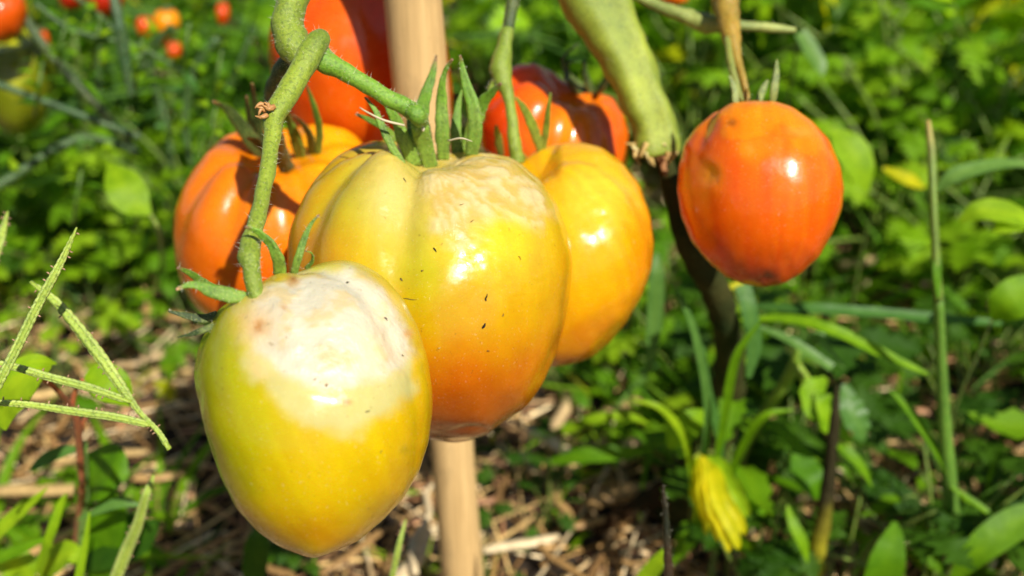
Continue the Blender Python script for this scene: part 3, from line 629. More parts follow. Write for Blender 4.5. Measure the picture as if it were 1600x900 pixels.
stem('fruit_stem', 'yellow brown stalk from which the scarred orange tomato hangs', [
    ('stalk', [(1128, -40, .45, 60), (1135, 10, .445, 40), (1142, 55, .435, 30), (1150, 90, .428, 18), (1160, 120, .422, 11), (1167, 150, .42, 9), (1174, 178, .42, 10)], {'col': lin(176, 140, 45, .8)}),
    ('bract', [(1136, 60, .43, 10), (1142, 100, .42, 12), (1152, 135, .415, 9), (1160, 158, .412, 5)], {'col': lin(150, 158, 70, .8)})], hair=20)
stem('green_vine', 'long green tomato stem in the weeds on the far left', [('stalk', [(10, -20, .75, 18), (60, 60, .76, 16), (110, 120, .77, 16), (160, 175, .78, 14), (215, 240, .8, 12)], {'col': DKG})], hair=0)
stem('green_vine', 'blue green upright stalk crossing the weeds at top left', [('stalk', [(172, -30, .62, 16), (185, 30, .62, 16), (195, 90, .63, 17), (205, 150, .64, 10)], {'col': lin(60, 100, 60, .7)})], hair=0)
stem('green_vine', 'thin dark stem slanting below the green tomato at left', [('stalk', [(-20, 125, .66, 11), (60, 155, .67, 11), (140, 185, .68, 11), (220, 215, .69, 10)], {'col': lin(58, 100, 58, .7)})], hair=0)
stem('dead_stalk', 'thin dark bristly dead stalk rising at the bottom', [('stalk', [(1048, 930, .40, 16), (1043, 860, .395, 13), (1040, 800, .392, 10), (1036, 757, .39, 3)], {'col': lin(75, 60, 42, .6), 'rough': .3, 'rs': 700})], cat='stalk', mat_=M_DRY, hair=40)

VINES = [([(55, 5), (100, 40), (150, 58), (215, 72), (285, 112)], .66, 9, 'slanting'), ([(110, -10), (150, 20), (190, 60), (225, 110)], .72, 8, 'steep'), ([(100, 100), (125, 125), (150, 155)], .64, 8, 'short'), ([(268, 40), (245, 70), (238, 110), (244, 150), (250, 190)], .70, 9, 'curled'),
         ([(276, 48), (250, 55), (232, 75), (222, 100)], .70, 7, 'arching'), ([(340, 60), (310, 100), (295, 140), (290, 200), (300, 260)], .78, 14, 'bent'), ([(85, 235), (130, 215), (170, 222), (215, 240)], .74, 14, 'low arching'), ([(-20, 300), (30, 270), (80, 235), (130, 212)], .72, 16, 'low slanting'),
         ([(150, 55), (152, 100), (156, 150), (150, 200)], .8, 8, 'upright'), ([(215, 70), (240, 130), (262, 200), (270, 270)], .84, 10, 'drooping'), ([(390, 60), (370, 110), (350, 150)], .8, 9, 'leaning')]
for k, (L, z, wd, nm) in enumerate(VINES):
    rows = [(a, b, z+.01*i, wd*(1-.08*i)) for i, (a, b) in enumerate(L)]
    e = L[-1]; g = gnd(e[0]+20, max(e[1]+150, 330))
    r = empty('vine_shoot', Vector(pxrows(rows)[0][:3]), f'{nm} thin dark green shoot among the weeds at the upper left', 'shoot')
    MB().add(tube(pxrows(rows), 24, 7, rough=.15, rs=150), lin(62, 104, 48, .7)).build('shoot_stem', M_STEM, r)
    rg = random.Random(k)
    for j in range(1, len(L)):
        a, b = L[j]; u, v_ = rg.uniform(-28, 28), rg.uniform(-22, 26); zz_ = z+.01*j
        ll = [(a, b, zz_, 3), (a+u*.5, b+v_*.35, zz_-.005, rg.uniform(9, 18)), (a+u, b+v_, zz_-.004, rg.uniform(8, 15)), (a+u*1.5, b+v_*1.6, zz_, 2)]
        MB().add(ribbon(pxrows(ll), 10, (BK*rg.uniform(.2, 1)+UP+RX*rg.uniform(-.6, .6)), .25, .05, k), vein).build('leaf', [G_MID, G_BLUE, G_LIGHT][(k+j) % 3], r)
rg = random.Random(77)
SPR = [(215, 75, 'below the bright orange tomato'), (290, 45, 'right of the bright orange tomato'), (95, 45, 'between the far left tomatoes'), (60, 110, 'beside the unripe tomato'), (150, 40, 'under the top red tomatoes'), (340, 90, 'below the tiny red tomato'), (330, 180, 'above the orange red tomato'), (120, 280, 'left of the pale rounded leaf')]
for k, (x, y, wh) in enumerate(SPR):
    z = .66+.03*(k % 3); r = empty('leafy_sprig', at(x, y+40, z), f'blurred sprig of small green leaves {wh}', 'sprig')
    MB().add(tube(pxrows([(x-6, y+70, z+.03, 6), (x, y+30, z, 6), (x+8, y-20, z, 4)]), 10, 6), lin(90, 130, 45, .7)).build('stem', M_STEM, r)
    for j in range(9):
        a = j*2.4+k; b_ = y+55-j*9; ln = rg.uniform(22, 46); ex, ey = x+math.cos(a)*ln, b_-abs(math.sin(a))*ln*.5+rg.uniform(-6, 14)
        leafpx_ = [(x, b_, z, 3), ((x+ex)/2, (b_+ey)/2-4, z-.004, rg.uniform(9, 19)), (ex, ey, z-.006*math.sin(a), 2)]
        MB().add(ribbon(pxrows(leafpx_), 9, (BK*rg.uniform(.1, 1)+UP+RX*rg.uniform(-.7, .7)), .3, .05, j), vein).build('leaf', [G_MID, G_LIGHT, G_MID, G_DARK][(j+k) % 4], r)
# far tomatoes, all blurred
FAR = [('orange tomato cut by the left edge at the top corner', (5, 20), 38, 45, .72, lin(228, 90, 8, .85)), ('unripe green tomato with a yellow streak at the far left', (30, 120), 58, 88, .80, lin(140, 150, 20, .6)),
       ('bright orange tomato glowing among leaves at upper left', (260, 34), 22, 24, .95, lin(242, 150, 10, .9)), ('small red orange tomato left of the bright orange one', (226, 40), 14, 18, 1.0, lin(232, 90, 10, .85)),
       ('red orange tomato beside the green one at left', (62, 68), 17, 26, .9, lin(225, 85, 10, .85)), ('dark red tomato under the red orange one at left', (82, 92), 15, 18, .95, lin(200, 60, 12, .8)),
       ('red tomato cut by the top edge at upper left', (165, -4), 30, 30, .95, lin(196, 40, 12, .8)), ('dark red tomato cut by the top edge near the left corner', (112, -8), 22, 24, .98, lin(190, 40, 12, .8)),
       ('small orange tomato just below the bright one', (272, 78), 12, 16, 1.05, lin(228, 85, 10, .85)), ('tiny orange red tomato at the top left of the red one', (348, 20), 11, 20, 1.1, lin(225, 80, 10, .85)),
       ('small orange tomato cut by the top edge right of centre', (1052, -6), 24, 14, .9, lin(235, 110, 10, .85)), ('small orange tomato under the bright orange one', (252, 62), 10, 9, 1.0, lin(235, 115, 10, .85))]
for lb, c, rx, ry, z, cl in FAR:
    out = [(c[0]+rx*math.cos(a), c[1]+ry*math.sin(a)*(1.05 if math.sin(a) > 0 else .95)) for a in np.linspace(0, 2*math.pi, 24, endpoint=False)]
    pt = [cl]
    if 'green' in lb and 'unripe' in lb: pt += [(30, 60, 14, 24, lin(190, 190, 20), .9), (30, 120, 10, 40, lin(176, 178, 50), .9)]
    t_, s_ = tomato(lb, out, c, z, (.05, .85, .5), [(-40, .06, 12, .9), (40, .06, 12, .9), (150, .06, 12, .9)], pt, None, res=(64, 40))
    for k in range(0 if 'unripe' in lb else 5):
        a = k*1.257+.3; e = (c[0]+math.cos(a)*rx*.55, c[1]-ry*.75-abs(math.sin(a))*ry*.15)
        sepal(t_, [(c[0], c[1]-ry*.82, z-rx*.4*z/FPX, rx*.2), ((c[0]+e[0])/2, e[1]-ry*.1, z-rx*.4*z/FPX, rx*.2), (e[0], e[1]-ry*.05, z-rx*.4*z/FPX, 1)], DKG, None)

# ------------------------------------------------------------------ weeds
WT = (1, 1, 1)
def ovate(L, Wd, bend=.3, fold=.3, n=9, serr=0., seed=0, pw=.8):
    rows = []; rg = random.Random(seed)
    for i in range(n):
        t = i/(n-1); w_ = Wd*max(.02, math.sin(math.pi*min(1, t**pw))) if t < 1 else .0001
        if serr: w_ *= 1+serr*(1 if i % 2 else -1)*(0 < t < 1)
        rows.append((L*.02*math.sin(t*5+seed), L*(t-.1*bend*t*t), -bend*L*t*t*.6+L*.05*math.sin(t*7+seed), w_))
    return ribbon(rows, n, (0, 0, 1), fold, .12, seed, .3)
def lobed(L, seed):
    """three to five toothed leaflets on short stalks"""
    b = ([], [])
    rg = random.Random(seed)
    def addp(vf, M):
        n = len(b[0]); b[0].extend(M @ Vector(p) for p in vf[0]); b[1].extend(tuple(i+n for i in q) for q in vf[1])
    for k, (an, y, s) in enumerate([(0, .45, .62), (48, .38, .5), (-48, .38, .5), (85, .18, .42), (-85, .18, .42)]):
        M = Matrix.Translation((0, y*L, 0)) @ Euler((rg.uniform(-.35, .2), rg.uniform(-.3, .3), math.radians(an+rg.uniform(-9, 9)))).to_matrix().to_4x4()
        addp(ovate(L*s, L*s*.40, .35, .25, 13, .42, seed+k, .6), M)
    addp(tube([(0, -.5*L, -.12*L, L*.018), (0, 0, .0, L*.016), (0, .5*L, 0, L*.01)], 6, 5), Matrix())
    return b
OV = [MB().add(ovate(1, .17+.05*k, .3+.2*k, .4, 11, .16, k*3, .7+.1*k), vein) for k in range(3)]
LO = [MB().add(lobed(1, 11+k*7), WT) for k in range(3)]
GB = [MB().add(ovate(1, .020+.007*k, .25+.30*k, .5, 12, 0, k*5, .45), vein) for k in range(3)]
RO = [MB().add(ovate(1, .46, .3, .2, 9, 0, k*3+1, .62), vein) for k in range(2)]
_cache = {}
def lmesh(kind, mt, nm):
    key = (kind, mt.name)
    if key not in _cache:
        src = {'o': OV, 'l': LO, 'g': GB, 'r': RO}[kind[0]][int(kind[1])]
        _cache[key] = src.mesh(nm, mt)
    return _cache[key]
def put(nm, kind, mt, parent, loc, d, scale, roll=0., side=None):
    """place a leaf at loc pointing along d, upper face to the sky"""
    o = bpy.data.objects.new(nm, lmesh(kind, mt, nm)); link(o, parent)
    y = Vector(d).normalized(); x = y.cross(Vector((0, 0, 1)) if side is None else side)
    if x.length < .05: x = Vector((1, 0, 0))
    x.normalize(); z_ = x.cross(y)
    M = Matrix((x, y, z_)).transposed().to_4x4()
    o.matrix_local = Matrix.Translation(loc) @ M @ Matrix.Rotation(roll, 4, 'Y') @ Matrix.Diagonal((scale, scale, scale, 1))
    return o
def stalk(parent, pts, r0, r1, col, nm='stem'):
    rows = [(*p, r0+(r1-r0)*i/(len(pts)-1)) for i, p in enumerate(pts)]
    o = bpy.data.objects.new(nm, MB().add(tube(rows, 12, 7), col).mesh(nm, M_STEM)); return link(o, parent)
def proto_broad(seed, mt, kind, H, nl, ls):
    rg = random.Random(seed); r = empty('broadleaf_weed', (0, 0, 0))
    lean = Vector((rg.uniform(-.3, .3), rg.uniform(-.3, .1), 1)); pts = [lean*(H*t)+Vector((.02*math.sin(t*4+seed), .02*math.cos(t*3), 0))*H for t in (0, .35, .7, 1)]
    stalk(r, pts, H*.018, H*.007, lin(110, 140, 50, .7))
    for k in range(nl):
        t = .25+.75*k/(nl-1); p = lean*(H*t); a = k*2.4+seed; d = Vector((math.cos(a), math.sin(a), rg.uniform(.0, .7)))
        q = p+d.normalized()*ls*.25; stalk(r, [p, p*.5+q*.5+Vector((0, 0, .003)), q], H*.008, H*.005, lin(120, 150, 50, .7), 'leaf_stalk')
        put('leaf', kind, mt, r, q, d+Vector((0, 0, -.2)), ls*rg.uniform(.7, 1.25)*(1.1-.3*t), rg.uniform(-.4, .4))
    return r
def proto_lobed(seed, mt, H, nl, ls):
    rg = random.Random(seed); r = empty('lobed_leaf_weed', (0, 0, 0))
    for k in range(nl):
        a = k*2.4+seed; o = H*rg.uniform(.25, .7); e = Vector((math.cos(a)*o, math.sin(a)*o, H*rg.uniform(.45, 1.05)))
        stalk(r, [Vector((0, 0, 0)), Vector((e.x*.35, e.y*.35, e.z*.65)), e], H*.010, H*.006, lin(130, 160, 60, .7))
        put('leaf', 'l%d' % rg.randrange(3), mt, r, e, Vector((math.cos(a), math.sin(a), rg.uniform(-.4, .5))), ls*rg.uniform(.75, 1.3), rg.uniform(-.4, .4))
    return r
def proto_grass(seed, mt, H, nl):
    rg = random.Random(seed); r = empty('grass_clump', (0, 0, 0))
    for k in range(nl):
        a = k*2.4+seed+rg.random(); t = rg.uniform(.15, 1.0); d = Vector((math.cos(a)*t, math.sin(a)*t, rg.uniform(.5, 1.1)))
        put('blade', 'g%d' % rg.randrange(3), mt, r, Vector((math.cos(a), math.sin(a), 0))*H*.03, d, H*rg.uniform(.6, 1.15), rg.uniform(-.5, .5))
    return r
def copy_tree(o):
    c = o.copy(); COL.objects.link(c)
    for ch in list(o.children):
        d = ch.copy(); COL.objects.link(d); d.parent = c
    return c
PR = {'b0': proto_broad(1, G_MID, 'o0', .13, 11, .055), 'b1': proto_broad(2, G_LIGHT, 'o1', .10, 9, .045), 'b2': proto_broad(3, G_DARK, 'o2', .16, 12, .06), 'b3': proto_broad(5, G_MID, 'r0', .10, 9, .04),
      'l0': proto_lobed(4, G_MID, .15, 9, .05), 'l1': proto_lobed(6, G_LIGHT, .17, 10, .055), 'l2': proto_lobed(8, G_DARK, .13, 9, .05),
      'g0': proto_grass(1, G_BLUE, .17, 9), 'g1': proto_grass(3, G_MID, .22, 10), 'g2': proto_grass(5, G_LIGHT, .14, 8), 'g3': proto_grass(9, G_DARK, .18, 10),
      'b4': proto_broad(7, G_MID, 'o0', .27, 24, .048), 'b5': proto_broad(9, G_LIGHT, 'r1', .22, 18, .042), 'l3': proto_lobed(12, G_MID, .27, 17, .048), 'l4': proto_lobed(14, G_LIGHT, .30, 16, .052), 'g4': proto_grass(13, G_BLUE, .36, 9), 'g5': proto_grass(15, G_DARK, .34, 12)}
USED = set(); WEEDS = []
WORD = {'b0': 'green broad-leaved weed', 'b1': 'pale broad-leaved weed', 'b2': 'dark broad-leaved weed', 'b3': 'round-leaved weed', 'l0': 'lobed green weed', 'l1': 'pale lobed weed', 'l2': 'dark lobed weed', 'g0': 'blue green grass clump', 'g1': 'green grass clump', 'g2': 'short pale grass clump', 'g3': 'dark grass clump', 'b4': 'tall leafy weed', 'b5': 'tall pale round-leaved weed', 'l3': 'tall lobed weed', 'l4': 'tall pale lobed weed', 'g4': 'long blue grass clump', 'g5': 'long dark grass clump'}
def weed(kind, px, py, rot, s, where, group):
    p = PR[kind]
    if kind in USED: p = copy_tree(p)
    USED.add(kind); g = gnd(px, py)
    p.location = (g.x, g.y, ground_h(g.x, g.y)); p.rotation_euler = (0, 0, rot); p.scale = (s, s, s)
    tag(p, None, 'grass' if kind[0] == 'g' else 'weed', group); WEEDS.append((p, WORD[kind], where, px, py, s))
def scatter(n, poly, kinds, smin, smax, where, group, seed):
    rg = random.Random(seed); xs = [p[0] for p in poly]; ys = [p[1] for p in poly]; k = 0; got = []
    while k < n:
        best = None
        for _ in range(14):
            x, y = rg.uniform(min(xs), max(xs)), rg.uniform(min(ys), max(ys))
            if inpoly_dist(poly, np.array([x]), np.array([y]))[0] < 0: continue
            d = min([math.hypot(x-a, (y-b_)*1.8) for a, b_ in got] or [999])
            if best is None or d > best[0]: best = (d, x, y)
        if best is None: continue
        got.append(best[1:]); k += 1
        weed(rg.choice(kinds), best[1], best[2], rg.uniform(0, 6.28), rg.uniform(smin, smax), where, group)
scatter(22, [(1330, 300), (1680, 300), (1680, 470), (1350, 430)], ['l3', 'l4', 'b4', 'b5', 'l3', 'g4'], .75, 1.15, 'in the lush upper right bank', 'weeds in the bank at the upper right', 31)
scatter(26, [(-60, 250), (430, 230), (430, 360), (-60, 400)], ['g5', 'g4', 'b4', 'g4', 'g1', 'g5', 'l3'], .7, 1.1, 'in the tangle at the upper left', 'weeds in the tangle at the upper left', 32)
scatter(9, [(1040, 230), (1330, 220), (1330, 330), (1060, 330)], ['l3', 'b4', 'b5', 'l4', 'g4'], .8, 1.1, 'just behind the scarred tomato', 'weeds in the bank at the upper right', 33)
scatter(34, [(1050, 60), (1680, 40), (1680, 330), (1330, 330), (1050, 260)], ['l0', 'l1', 'l1', 'b1', 'b0', 'l2', 'b3'], .95, 1.9, 'in the lush upper right bank', 'weeds in the bank at the upper right', 1)
scatter(20, [(1330, 330), (1680, 320), (1680, 640), (1420, 560)], ['l0', 'l1', 'g1', 'b3', 'l2', 'g0'], .7, 1.2, 'midway down the right edge', 'weeds at the right edge', 2)
scatter(17, [(1120, 620), (1680, 620), (1680, 1000), (1080, 1000)], ['b2', 'l2', 'g3', 'b2', 'b0', 'l2', 'g3'], .7, 1.2, 'in the lower right corner', 'weeds in the lower right', 3)  # mostly dark leaf kinds, their colour standing in for shade in this corner
scatter(26, [(880, 430), (1330, 380), (1330, 560), (900, 620)], ['g0', 'g1', 'g0', 'g2', 'l0', 'g3'], .5, .9, 'behind and below the scarred tomato', 'weeds behind the golden tomato', 4)
scatter(36, [(-80, 40), (430, 20), (430, 330), (-80, 330)], ['g3', 'b0', 'g5', 'g0', 'g1', 'l2', 'g1'], .8, 1.5, 'in the tangle at the upper left', 'weeds in the tangle at the upper left', 5)
scatter(34, [(-80, 345), (330, 345), (320, 450), (-80, 500)], ['g0', 'l2', 'g3', 'l0', 'b0', 'l1'], .55, 1.0, 'on mulch left of the fruits', 'weeds on the mulch at the left', 6)
scatter(22, [(430, 20), (1060, 20), (1060, 230), (430, 260)], ['l0', 'g3', 'l0', 'g4', 'g1'], 1.0, 1.7, 'glimpsed between fruits at the top', 'weeds behind the fruit at the top', 7)
scatter(15, [(-80, 450), (300, 440), (320, 570), (-80, 640)], ['g2', 'l1', 'l0', 'g0', 'b1'], .35, .65, 'on mulch behind the left spikes', 'small weeds on the left mulch', 13)
scatter(14, [(860, 590), (1100, 560), (1110, 740), (880, 720)], ['g2', 'g0', 'l0', 'g1', 'l1'], .35, .6, 'on straw right of the stake', 'weeds on the straw by the stake', 9)
scatter(10, [(440, 660), (860, 720), (860, 900), (440, 900)], ['g2', 'g3', 'l2', 'g0'], .25, .42, 'in the mulch under the front fruits', 'small weeds in the mulch', 10)
scatter(12, [(1060, 560), (1190, 540), (1200, 720), (1060, 740)], ['l0', 'g1', 'l1', 'g0'], .4, .65, 'around the dark main stem', 'weeds round the main stem', 12)
scatter(8, [(-40, 800), (260, 780), (260, 980), (-40, 980)], ['b3', 'b0', 'g1', 'g2'], .4, .65, 'at the lower left', 'weeds at the lower left', 8)
for k in list(PR):
    if k not in USED: weed(k, 1500, 200, 0, 1, 'in the lush upper right bank', 'weeds in the bank at the upper right')

# tell look-alike weeds apart by size, then by their order from left to right
ORD = ['leftmost', 'second', 'third', 'fourth', 'fifth', 'sixth', 'seventh', 'eighth', 'ninth']
CNT = ['', '', 'two', 'three', 'four', 'five', 'six', 'seven', 'eight', 'nine']
def name_apart(items):
    by = {}
    for o, wd, wh, px, py, s in items: by.setdefault((wd, wh), []).append((px, py, s, o))
    for (wd, wh), L in by.items():
        rows = {}; ys = sorted(q[1] for q in L)
        for q in L: rows.setdefault(0 if len(L) < 4 else sum(q[1] > ys[len(ys)*k//3] for k in (1, 2)), []).append(q)
        for rk, M in rows.items():
            depth = '' if len(L) < 4 else ('far ', 'middle ', 'near ')[rk]
            M.sort(key=lambda q: q[0])
            for i, q in enumerate(M):
                wn = f'{depth}{wd} {wh}'
                q[3]['label'] = wn if len(M) == 1 else (f'leftmost {wn}' if i == 0 else f'rightmost {wn}' if i == len(M)-1 else f'{ORD[i]} from left {wn}')
name_apart(WEEDS); name_apart(STR)

# far undergrowth and ground cover as masses
def mass(name, label, n, region, kinds, smin, smax, hmax, seed, mt, cols):
    rg = random.Random(seed); b = MB(); lib = {'o': OV, 'l': LO, 'g': GB, 'r': RO}
    for i in range(n):
        x, y = region(rg); k = rg.choice(kinds); src = rg.choice(lib[k]); s = rg.uniform(smin, smax)*(2.2 if k == 'g' else 1)
        a = rg.uniform(0, 6.28); M = Matrix.Translation((x, y, ground_h(x, y)+rg.random()*hmax)) @ Euler((rg.uniform(-1.0, 1.3)+(.6 if k == 'g' else 0), rg.uniform(-1.1, 1.1), a)).to_matrix().to_4x4() @ Matrix.Scale(s, 4)
        c = rg.choice(cols); q = rg.uniform(.7, 1.2); c = tuple(e*q for e in c)
        b.add((src.v, src.f), c, M)
    tag(b.build(name, mt), label, 'undergrowth', None, 'stuff')
LEAFCOL = [(.8, .9, .8), (1.5, 1.3, 1.0), (.45, .55, .8), (1, 1, 1), (.7, .85, 2.2), (2.6, 1.25, 1.0), (1.9, 1.6, 2)]
FAR_Y = lambda r: 1.15+2.6*r.random()**1.2
def strip(lo, hi):
    def f(r): y = FAR_Y(r); return r.uniform(lo, hi)*(.75+.62*y), y
    return f
mass('undergrowth', 'tangle of grass blades and feathery leaves filling the far left garden', 2500, strip(-1, .2), ['g', 'g', 'l', 'g', 'o'], .035, .085, .24, 21, G_MID, LEAFCOL)
mass('undergrowth', 'dense lobed green undergrowth filling the far right garden', 1250, strip(.1, 1), ['l', 'l', 'g', 'l', 'l'], .08, .19, .32, 23, G_MID, [(1.5, 1.35, .9), (2.1, 1.7, 1.0), (.45, .55, .7), (1.2, 1.15, 1), (.9, 1.1, 3), (3.0, 1.6, 1)])
mass('ground_cover', 'thin creeping grass and small leaves in the mulch', 380, lambda r: ((lambda y: (r.uniform(-.55, 1)*(.5+.62*y), y))(.5+.9*r.random())), ['g', 'g', 'l', 'g', 'o'], .012, .03, .04, 22, G_MID, LEAFCOL)

# ------------------------------------------------------------------ single plants near the camera
def leafpx(nm, parent, L, mt, nrm=None, fold=.3, wave=.04, seed=0, n=16, col=vein):
    o = MB().add(ribbon(pxrows(L), n, nrm or (BK+UP*.6), fold, wave, seed, .3), col).build(nm, mt, parent); return o
def spike(label, L, cats='grass spike'):
    """grass seed spike with small alternate spikelets"""
    rows = pxrows(L); r = empty('grass_spike', Vector(rows[-1][:3]), label, cats, 'grass seed spikes at the left')
    MB().add(tube(rows, 40, 8, .6, rough=.2, rs=500), lin(168, 192, 70, .9)).build('stalk', M_STEM, r)
    C = crom(rows, 64); b = MB(); a = MB(); rg = random.Random(len(label))
    for k in range(2, 58):
        p = Vector(C[k][:3]); T = (Vector(C[k+1][:3])-Vector(C[k-1][:3])).normalized(); s = T.cross(BK).normalized()*(1 if k % 2 else -1); rr = C[k][3]
        e = p+T*rr*3.4+s*rr*.75; b.add(tube([(*(p+s*rr*.5), rr*.35), (*(p*.5+e*.5+s*rr*.35), rr*.55), (*e, rr*.1)], 6, 6), lin(186, 204, 104, .9))
        if rg.random() < .22+.5*noise.noise(Vector((k*.23, len(label), 0))): q = p+s*rr*1.1; a.add(tube([(*q, .0002), (*(q+s*.0007+T*.0004*rg.uniform(-1, 1)+BK*.0003), .0003), (*(q+s*.0012), .0001)], 4, 5), lin(190, 150, 120, .8))
    b.build('spikelet', M_STEM, r)['kind'] = 'stuff'; a.build('anther', M_DRY, r)['kind'] = 'stuff'
spike('steep upright green grass spike at the left edge', [(120, 355, .31, 4), (95, 410, .31, 11), (60, 475, .31, 13), (28, 540, .31, 13), (-5, 605, .31, 12), (-40, 680, .32, 8)])
spike('pale tipped grass spike slanting down to the right at left', [(48, 440, .345, 6), (90, 475, .343, 14), (140, 535, .34, 17), (180, 590, .338, 14), (215, 640, .337, 8), (245, 672, .336, 8), (265, 702, .336, 9)])
spike('long grass spike bending across under the slanting one', [(-30, 565, .33, 9), (20, 573, .33, 10), (80, 590, .331, 11), (140, 606, .333, 11), (205, 628, .336, 8)])
spike('lowest nearly level grass spike at the left', [(-30, 628, .33, 8), (40, 632, .33, 9), (110, 642, .331, 11), (180, 652, .333, 11), (235, 664, .336, 9)])
spike('short grass spike with a brown tip at the lower left', [(240, 742, .42, 6), (228, 775, .42, 12), (215, 820, .43, 15), (198, 860, .44, 17), (178, 910, .45, 16)])
spike('small grass spike tip cut by the left edge', [(12, 330, .40, 4), (2, 370, .40, 12), (-15, 420, .40, 12)])
spike('tiny grass spike beside the foot of the stake', [(634, 812, .44, 3), (624, 850, .44, 8), (612, 905, .45, 8)])
r = empty('red_stemmed_weed', gnd(120, 850), 'weed with red stems and light green leaves at the left edge', 'weed')
for L in [[(128, 760, .47, 9), (124, 700, .45, 11), (120, 655, .43, 12), (108, 635, .42, 11), (92, 612, .40, 9), (66, 590, .39, 8)], [(112, 640, .425, 9), (118, 610, .42, 8), (130, 592, .42, 6)], [(124, 690, .445, 6), (130, 660, .44, 7), (140, 648, .44, 5)], [(128, 755, .47, 10), (122, 820, .52, 10), (115, 880, .56, 10)]]:
    MB().add(tube(pxrows(L), 16, 9), lin(190, 96, 60, .8)).build('stem', M_STEM, r)
leafpx('leaf', r, [(80, 566, .385, 8), (55, 575, .378, 52), (25, 600, .375, 84), (5, 640, .376, 52), (8, 672, .378, 4)], G_LIGHT, fold=.12)
leafpx('leaf', r, [(88, 568, .385, 4), (60, 564, .38, 24), (30, 572, .378, 26), (-10, 600, .378, 18)], G_LIGHT, fold=.2)
leafpx('leaf', r, [(132, 590, .42, 8), (150, 590, .42, 50), (178, 605, .42, 56), (205, 632, .425, 10)], G_LIGHT, fold=.15)
r = empty('broadleaf_weed', gnd(150, 990), 'mid green weed with wide leaves under the red stemmed one', 'weed')
MB().add(tube(pxrows([(132, 690, .47, 8), (132, 780, .50, 16), (130, 860, .53, 18), (128, 930, .56, 18)]), 16, 9), lin(110, 150, 60, .8)).build('stem', M_STEM, r)
for L, m_ in [([(128, 700, .48, 4), (100, 705, .475, 20), (70, 718, .47, 22), (45, 735, .47, 3)], G_BLUE), ([(120, 790, .52, 20), (145, 750, .51, 92), (175, 740, .50, 90), (200, 745, .50, 10)], G_MID), ([(110, 870, .53, 20), (160, 850, .52, 90), (215, 840, .51, 70), (250, 815, .51, 6)], G_DARK), ([(150, 920, .53, 20), (160, 860, .52, 80), (175, 800, .51, 60), (180, 770, .51, 6)], G_MID), ([(218, 790, .47, 4), (190, 785, .468, 18), (160, 795, .468, 14), (120, 812, .47, 2)], G_BLUE)]:
    leafpx('leaf', r, L, m_, fold=.15)
r = empty('grass_clump', gnd(30, 980), 'bright grass blades in the lower left corner', 'grass')
for L, m_ in [([(-20, 850, .46, 20), (20, 810, .46, 24), (50, 785, .46, 16), (75, 762, .46, 2)], G_LIGHT), ([(60, 890, .48, 16), (78, 840, .47, 18), (95, 790, .47, 14), (105, 770, .47, 3)], G_LIGHT), ([(-20, 880, .48, 20), (30, 860, .48, 18), (75, 840, .48, 5)], G_MID), ([(120, 920, .45, 14), (128, 880, .45, 14), (135, 840, .45, 10), (140, 800, .45, 3)], G_LIGHT)]:
    leafpx('blade', r, L, m_)
r = empty('round_leaf_weed', gnd(80, 1010), 'low round-leaved seedling at the bottom left corner', 'seedling')
MB().add(tube(pxrows([(70, 905, .52, 8), (60, 950, .56, 9), (55, 990, .58, 9)]), 8, 7), lin(120, 150, 60)).build('stem', M_STEM, r)
leafpx('leaf', r, [(60, 900, .52, 10), (85, 875, .515, 50), (110, 868, .51, 40), (118, 880, .51, 4)], G_LIGHT, fold=.1)
leafpx('leaf', r, [(50, 905, .52, 10), (35, 885, .515, 44), (10, 880, .51, 40), (-10, 890, .51, 4)], G_LIGHT, fold=.1)
r = empty('long_leaf_weed', gnd(400, 960), 'single dark strap leaf under the pale-patched tomato', 'leaf')
leafpx('leaf', r, [(395, 920, .56, 30), (400, 880, .555, 42), (405, 845, .55, 38), (410, 815, .55, 4)], G_DARK)
r = empty('pale_leaf', gnd(210, 420), 'pale yellow green rounded leaf left of the orange red tomato', 'leaf')
leafpx('leaf', r, [(170, 255, .62, 6), (190, 285, .61, 54), (210, 315, .61, 54), (235, 335, .61, 8)], G_LIGHT, fold=.15)
stalk(r, [at(235, 335, .61)-r.location, at(250, 370, .64)-r.location, gnd(255, 430)-r.location], .0012, .0016, lin(130, 150, 60))
# right side
r = empty('grass_stalk', gnd(1500, 1010), 'tall upright green grass stalk with a brown tip at the right', 'grass stalk')
MB().add(tube(pxrows([(1450, 188, .50, 7), (1455, 240, .50, 13), (1458, 310, .50, 12), (1462, 400, .505, 13), (1466, 470, .51, 15)]), 20, 10), lambda i, p: tuple(Vector(lin(120, 150, 50, .8)).lerp(Vector(lin(190, 165, 90)), max(0, 1-i/60)))).build('stalk_top', M_STEM, r)
MB().add(tube(pxrows([(1466, 460, .51, 15), (1470, 560, .53, 17), (1475, 660, .55, 20), (1482, 740, .57, 23), (1488, 820, .60, 23), (1494, 930, .64, 24)]), 24, 10), lin(100, 150, 45, .8)).build('stalk', M_STEM, r)
for L in [[(1466, 385, .505, 4), (1464, 420, .504, 14), (1466, 465, .505, 5)], [(1480, 740, .565, 4), (1460, 700, .56, 14), (1420, 640, .56, 16), (1390, 610, .56, 3)], [(1486, 760, .57, 6), (1530, 790, .565, 10), (1580, 830, .56, 8), (1620, 850, .56, 4)]]:
    leafpx('leaf', r, L, G_MID)
r = empty('long_leaf_weed', gnd(1610, 480), 'pair of pale long leaves at the right edge beside the stalk', 'leaf')
leafpx('leaf', r, [(1462, 300, .58, 3), (1490, 275, .575, 26), (1530, 262, .575, 24), (1580, 255, .58, 18), (1640, 262, .58, 10)], G_BLUE, fold=.2)
leafpx('leaf', r, [(1500, 345, .56, 10), (1530, 330, .555, 36), (1570, 332, .555, 46), (1620, 350, .56, 30)], G_LIGHT, fold=.2)
